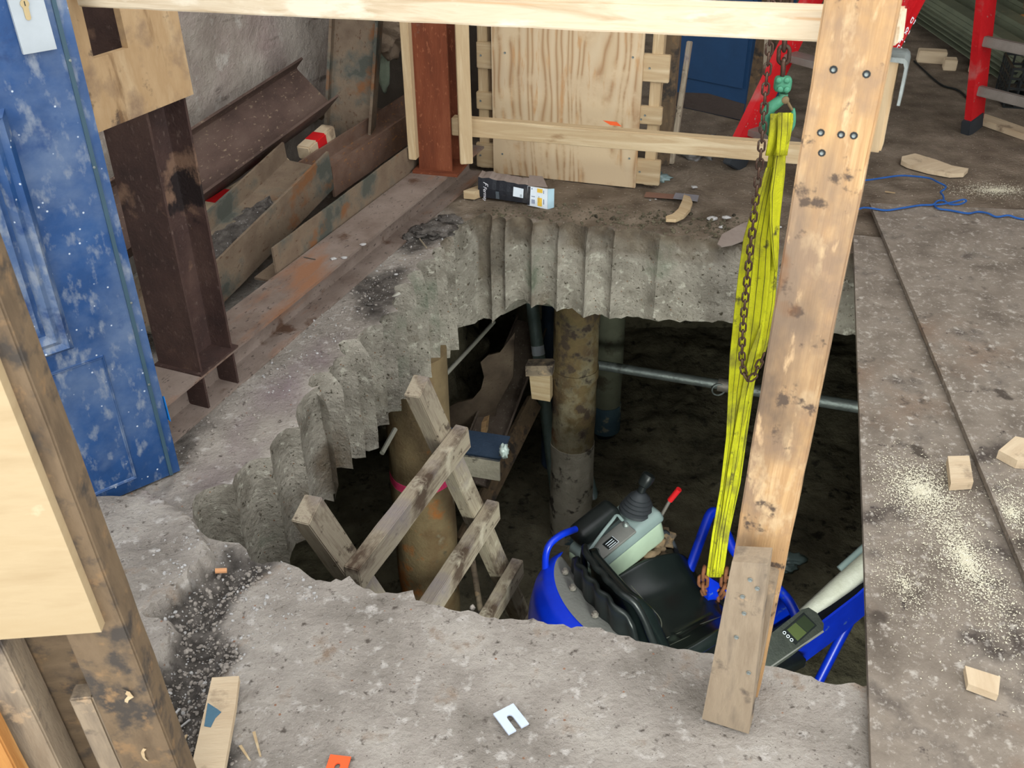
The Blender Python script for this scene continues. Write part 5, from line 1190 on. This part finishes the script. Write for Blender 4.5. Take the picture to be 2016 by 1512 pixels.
# display unit
dpx = [(1490, 1338), (1470, 1300), (1512, 1252), (1578, 1200), (1592, 1196), (1608, 1206), (1622, 1228), (1621, 1240), (1560, 1290)]
d0_ = D(1560, 1262, 3.78); dq = [D(x, y, 3.78 + .0009 * (1300 - y)) for x, y in dpx]
nrm = ((dq[4] - dq[0]).cross(dq[7] - dq[0])).normalized()
if nrm.dot(EYEP - d0_) < 0: nrm = -nrm
dp_ = prism('display_unit', [p - nrm * .05 for p in dq], nrm * .05, mk('display_case', [C(40, 44, 40), C(52, 56, 50)], sc=20, rough=.45), ex, bevel=.012, segs=3)
def dpt(x, y, e): 
    d = ray(x, y); return EYEP + d * ((dq[0] - EYEP).dot(nrm) / d.dot(nrm)) + nrm * e
prism('screen_bezel', [dpt(*q, 0) for q in ((1540, 1243), (1582, 1206), (1608, 1232), (1566, 1270))], nrm * .002, m_black, dp_, bevel=.0008)
prism('screen', [dpt(*q, .002) for q in ((1549, 1240), (1566, 1226), (1588, 1246), (1570, 1262))], nrm * .0006, m_lcd, dp_, bevel=0)
prism('screen_dark', [dpt(*q, .002) for q in ((1567, 1225), (1583, 1211), (1604, 1231), (1589, 1245))], nrm * .0006, flat('lcd_dark', C(42, 50, 36), .15), dp_, bevel=0)
for x, y in ((1544, 1246), (1551, 1253), (1558, 1260)):
    c = dpt(x, y, .003); e1v = (dq[4] - dq[0]).normalized(); e2v = nrm.cross(e1v)
    tube('button_ring', [c + e1v * (math.cos(a) * .0055) + e2v * (math.sin(a) * .0055) for a in [2 * math.pi * i / 14 for i in range(14)]], .0012, m_lab, dp_, 6, closed=True)
tube('unit_edge', [dpt(1500, 1325, -.004), dpt(1621, 1242, -.004)], .005, m_hood, dp_, 8)

# ================================================================ hoist, sling and chains
sb_ = G(1405, 1135, -1.2); SX = Vc((sb_.x, sb_.y, 0)); LD = Vc((.995, -.1, 0)).normalized(); LN = Vc((LD.y, -LD.x, 0))
def Sl(x, y, n=0.0): return V(x, y, SX + LN * n, LD)
LNt = LN if LN.dot(Vc((0, -1, 0))) > 0 else -LN
def Sf(x, y, n=0.0): return V(x, y, SX + LNt * n, LD)
so = root('lifting_sling', Sf(1405, 1135), 'bright yellow webbing lifting sling hanging from the green hook into the hole', 'sling')
def ribbon(name, rows, folds, amp, n, mat, th=.004, nx=16, stitch=()):
    bm = bmesh.new(); g = []; out = []
    rows = [(float(y), float(a), float(b)) for y, a, b in rows]; ys = []
    for (y0, a0, b0), (y1, a1, b1) in zip(rows, rows[1:]):
        k = max(2, int((y1 - y0) / 14)); 
        for i in range(k): t = i / k; ys.append((y0 + (y1 - y0) * t, a0 + (a1 - a0) * t, b0 + (b1 - b0) * t))
    ys.append(rows[-1]); o0 = Sf(ys[0][1], ys[0][0], n)
    for (y, a, b) in ys:
        r = []
        for j in range(nx + 1):
            t = j / nx; d = amp * math.sin(t * math.pi * folds * 2 + y * .004) + .004 * noise.noise(Vc((t * 4, y * .02, n * 50)))
            r.append(bm.verts.new(Sf(a + (b - a) * t, y, n + d) - o0))
        g.append(r)
    for A_, B_ in zip(g, g[1:]):
        for j in range(nx): bm.faces.new((A_[j], A_[j + 1], B_[j + 1], B_[j]))
    o = fin(bm, name, mat, so, Matrix.Translation(o0), smooth='all')
    sm = o.modifiers.new('t', 'SOLIDIFY'); sm.thickness = th; sm.offset = 0
    for t in stitch:
        pts_ = [Sf(a + (b - a) * t, y, n + amp * math.sin(t * math.pi * folds * 2 + y * .004) + .0032 + .004 * noise.noise(Vc((t * 4, y * .02, n * 50)))) for (y, a, b) in ys]
        tube('stitch_line', pts_, .0010, m_stitch, o, 5)
    return o
ribbon('back_leg', [(262, 1520, 1548), (340, 1508, 1545), (430, 1488, 1535), (520, 1484, 1531), (600, 1474, 1525), (680, 1464, 1511), (750, 1455, 1486), (850, 1440, 1472), (950, 1426, 1458), (1050, 1412, 1436), (1136, 1400, 1424)], 1.2, .008, -.012, m_yel, stitch=(.3, .62, .9))
ribbon('front_leg', [(330, 1508, 1530), (400, 1484, 1524), (470, 1464, 1518), (540, 1454, 1516), (620, 1445, 1508), (700, 1437, 1496), (770, 1434, 1476), (860, 1430, 1462), (960, 1418, 1446), (1050, 1402, 1428), (1136, 1390, 1420)], .8, .012, .012, m_yel, stitch=(.22, .42, .62, .84))
ribbon('side_fold', [(300, 1528, 1546), (380, 1516, 1540), (440, 1516, 1534), (490, 1520, 1533), (535, 1526, 1528)], .5, .010, .022, m_yel, stitch=(.2,))
ribbon('twist_fold', [(640, 1498, 1501), (700, 1474, 1500), (760, 1462, 1484), (840, 1448, 1468), (930, 1432, 1456), (1020, 1420, 1440), (1130, 1402, 1424)], .4, .008, .028, m_yel, stitch=(.5,))
ribbon('wear_sleeve', [(224, 1517, 1560), (240, 1516, 1560), (275, 1512, 1554), (306, 1507, 1532)], 1.0, .014, .020, m_yel, th=.007, stitch=(.25, .7))
ribbon('wear_sleeve', [(222, 1532, 1558), (260, 1531, 1557), (306, 1528, 1549)], .5, .010, .034, m_yel, th=.005, stitch=(.3, .75))
def link_mesh(L_, w, r, nm):
    bm = bmesh.new(); n = 28; m = 8; rr_ = []
    for i in range(n):
        a = 2 * math.pi * i / n; h = (L_ - w) / 2
        x = w / 2 * math.cos(a); z = w / 2 * math.sin(a) + (h if math.sin(a) > 0 else -h)
        a2 = 2 * math.pi * (i + .01) / n
        nx_, nz2 = math.cos(a), math.sin(a)
        rr_.append([bm.verts.new((x + nx_ * r * math.cos(2 * math.pi * k / m), r * math.sin(2 * math.pi * k / m), z + nz2 * r * math.cos(2 * math.pi * k / m))) for k in range(m)])
    for i in range(n):
        A_, B_ = rr_[i], rr_[(i + 1) % n]
        for k in range(m): bm.faces.new((A_[k], A_[(k + 1) % m], B_[(k + 1) % m], B_[k]))
    bmesh.ops.recalc_face_normals(bm, faces=bm.faces)
    me = bpy.data.meshes.new(nm); bm.to_mesh(me); bm.free()
    for p in me.polygons: p.use_smooth = True
    return me
def chain(par, path, L_, w, r, mat, name='link'):
    me = link_mesh(L_, w, r, name); me.materials.append(mat)
    path = [Vc(p) for p in path]; d = [0]
    for a, b in zip(path, path[1:]): d.append(d[-1] + (b - a).length)
    pitch = L_ - 2.2 * r; n = int(d[-1] / pitch); rm = rootmat(par).inverted()
    for i in range(n):
        s = (i + .5) * pitch; k = 0
        while k < len(d) - 2 and d[k + 1] < s: k += 1
        t = (s - d[k]) / max(1e-9, d[k + 1] - d[k]); p = path[k].lerp(path[k + 1], t); z = (path[k + 1] - path[k]).normalized()
        x = Vc((1, -.35, 0)) if i % 2 else Vc((.35, 1, 0)); x = (x - z * x.dot(z)).normalized(); y = z.cross(x)
        o = bpy.data.objects.new(name, me); COL.objects.link(o); o.parent = par; o.matrix_parent_inverse = rm
        o.matrix_basis = Matrix(((x.x, y.x, z.x, p.x), (x.y, y.y, z.y, p.y), (x.z, y.z, z.z, p.z), (0, 0, 0, 1)))
hc = root('hand_chain', Sf(1473, 745, .05), 'thin rusty hand chain looping down in front of the yellow sling', 'chain')
top_ = Sf(1522, 40, .05); top_.z = 1.9
chp = [Sf(1524, -150, .05), Sf(1517, 60, .05), Sf(1507, 180, .05), Sf(1499, 290, .05), Sf(1487, 400, .05), Sf(1476, 500, .05), Sf(1466, 600, .05), Sf(1461, 680, .05), Sf(1462, 720, .05), Sf(1468, 741, .05), Sf(1475, 746, .05), Sf(1484, 740, .05), Sf(1492, 722, .05), Sf(1502, 702, .05), Sf(1504, 688, .045)]
chain(hc, catmull(chp, 4), .036, .019, .0034, m_chain)
hk = root('hoist_hook', Sf(1535, 165), 'green chain hoist hook block carrying the yellow sling', 'hook')
chain(hk, [Sf(1551, -160, -.01), Sf(1546, 60, -.01), Sf(1541, 152, -.01)], .052, .030, .0062, m_chain)
bc = Sf(1541, 165, 0)
rbox('hook_block', frame(bc, LD, z=LNt), .050, .045, .040, m_hook, hk, bevel=.012, segs=3)
for x, y in ((1533, 158), (1549, 158), (1536, 175), (1549, 176)):
    lathe('block_bolt', [(.009, 0), (.009, .006), (.006, .009), (.002, .010)], Sf(x, y, .019), LNt, m_hook, hk, 10)
hkp = [Sf(1543, 184), Sf(1540, 194), Sf(1529, 203), Sf(1516, 214), Sf(1510, 230), Sf(1512, 248), Sf(1524, 262), Sf(1542, 262), Sf(1556, 248), Sf(1561, 228), Sf(1562, 213)]
hp = catmull(hkp, 5); nh = len(hp)
tube('hook', hp, .014, m_hook, hk, 14, rr=[.013 + .005 * math.sin(math.pi * min(1, i / nh * 1.25)) if i < nh * .8 else .013 * (1 - (i / nh - .8) * 3.6) for i in range(nh)])
tube('latch', [Sf(1546, 193, .012), Sf(1552, 203, .010), Sf(1559, 216, .004)], .0045, m_pile, hk, 8)
lathe('latch_pin', [(.011, -.016), (.011, .016), (.005, .02)], Sf(1545, 194), LNt, m_pile, hk, 14)
# rusty lifting chains below the sling
rcn = root('lifting_chain', Sf(1400, 1150, 0), 'rusty two leg lifting chain hooked through the lower end of the yellow sling', 'chain')
chain(rcn, [Sf(1386, 1120, 0), Sf(1384, 1150, 0), Sf(1392, 1172, -.02), Sf(1408, 1180, -.04), Sf(1424, 1190, -.05)], .062, .036, .0075, m_rchain)
chain(rcn, [Sf(1430, 1122, -.01), Sf(1428, 1150, -.01), Sf(1414, 1172, -.03), Sf(1420, 1200, -.05)], .062, .036, .0075, m_rchain)

# bodiless fill light added under the near slab edge to brighten the pit
la = bpy.data.lights.new('pit_fill_light', 'AREA'); la.energy = 10; la.size = .5; la.color = (.94, 1, .92); la.spread = 2.0
lo = bpy.data.objects.new('pit_fill_light', la); COL.objects.link(lo); lo.location = (.75, 1.12, -.62)
lo.rotation_euler = (Vc((.7, 4.4, -2.6)) - Vc((.75, 1.12, -.62))).to_track_quat('-Z', 'Y').to_euler()
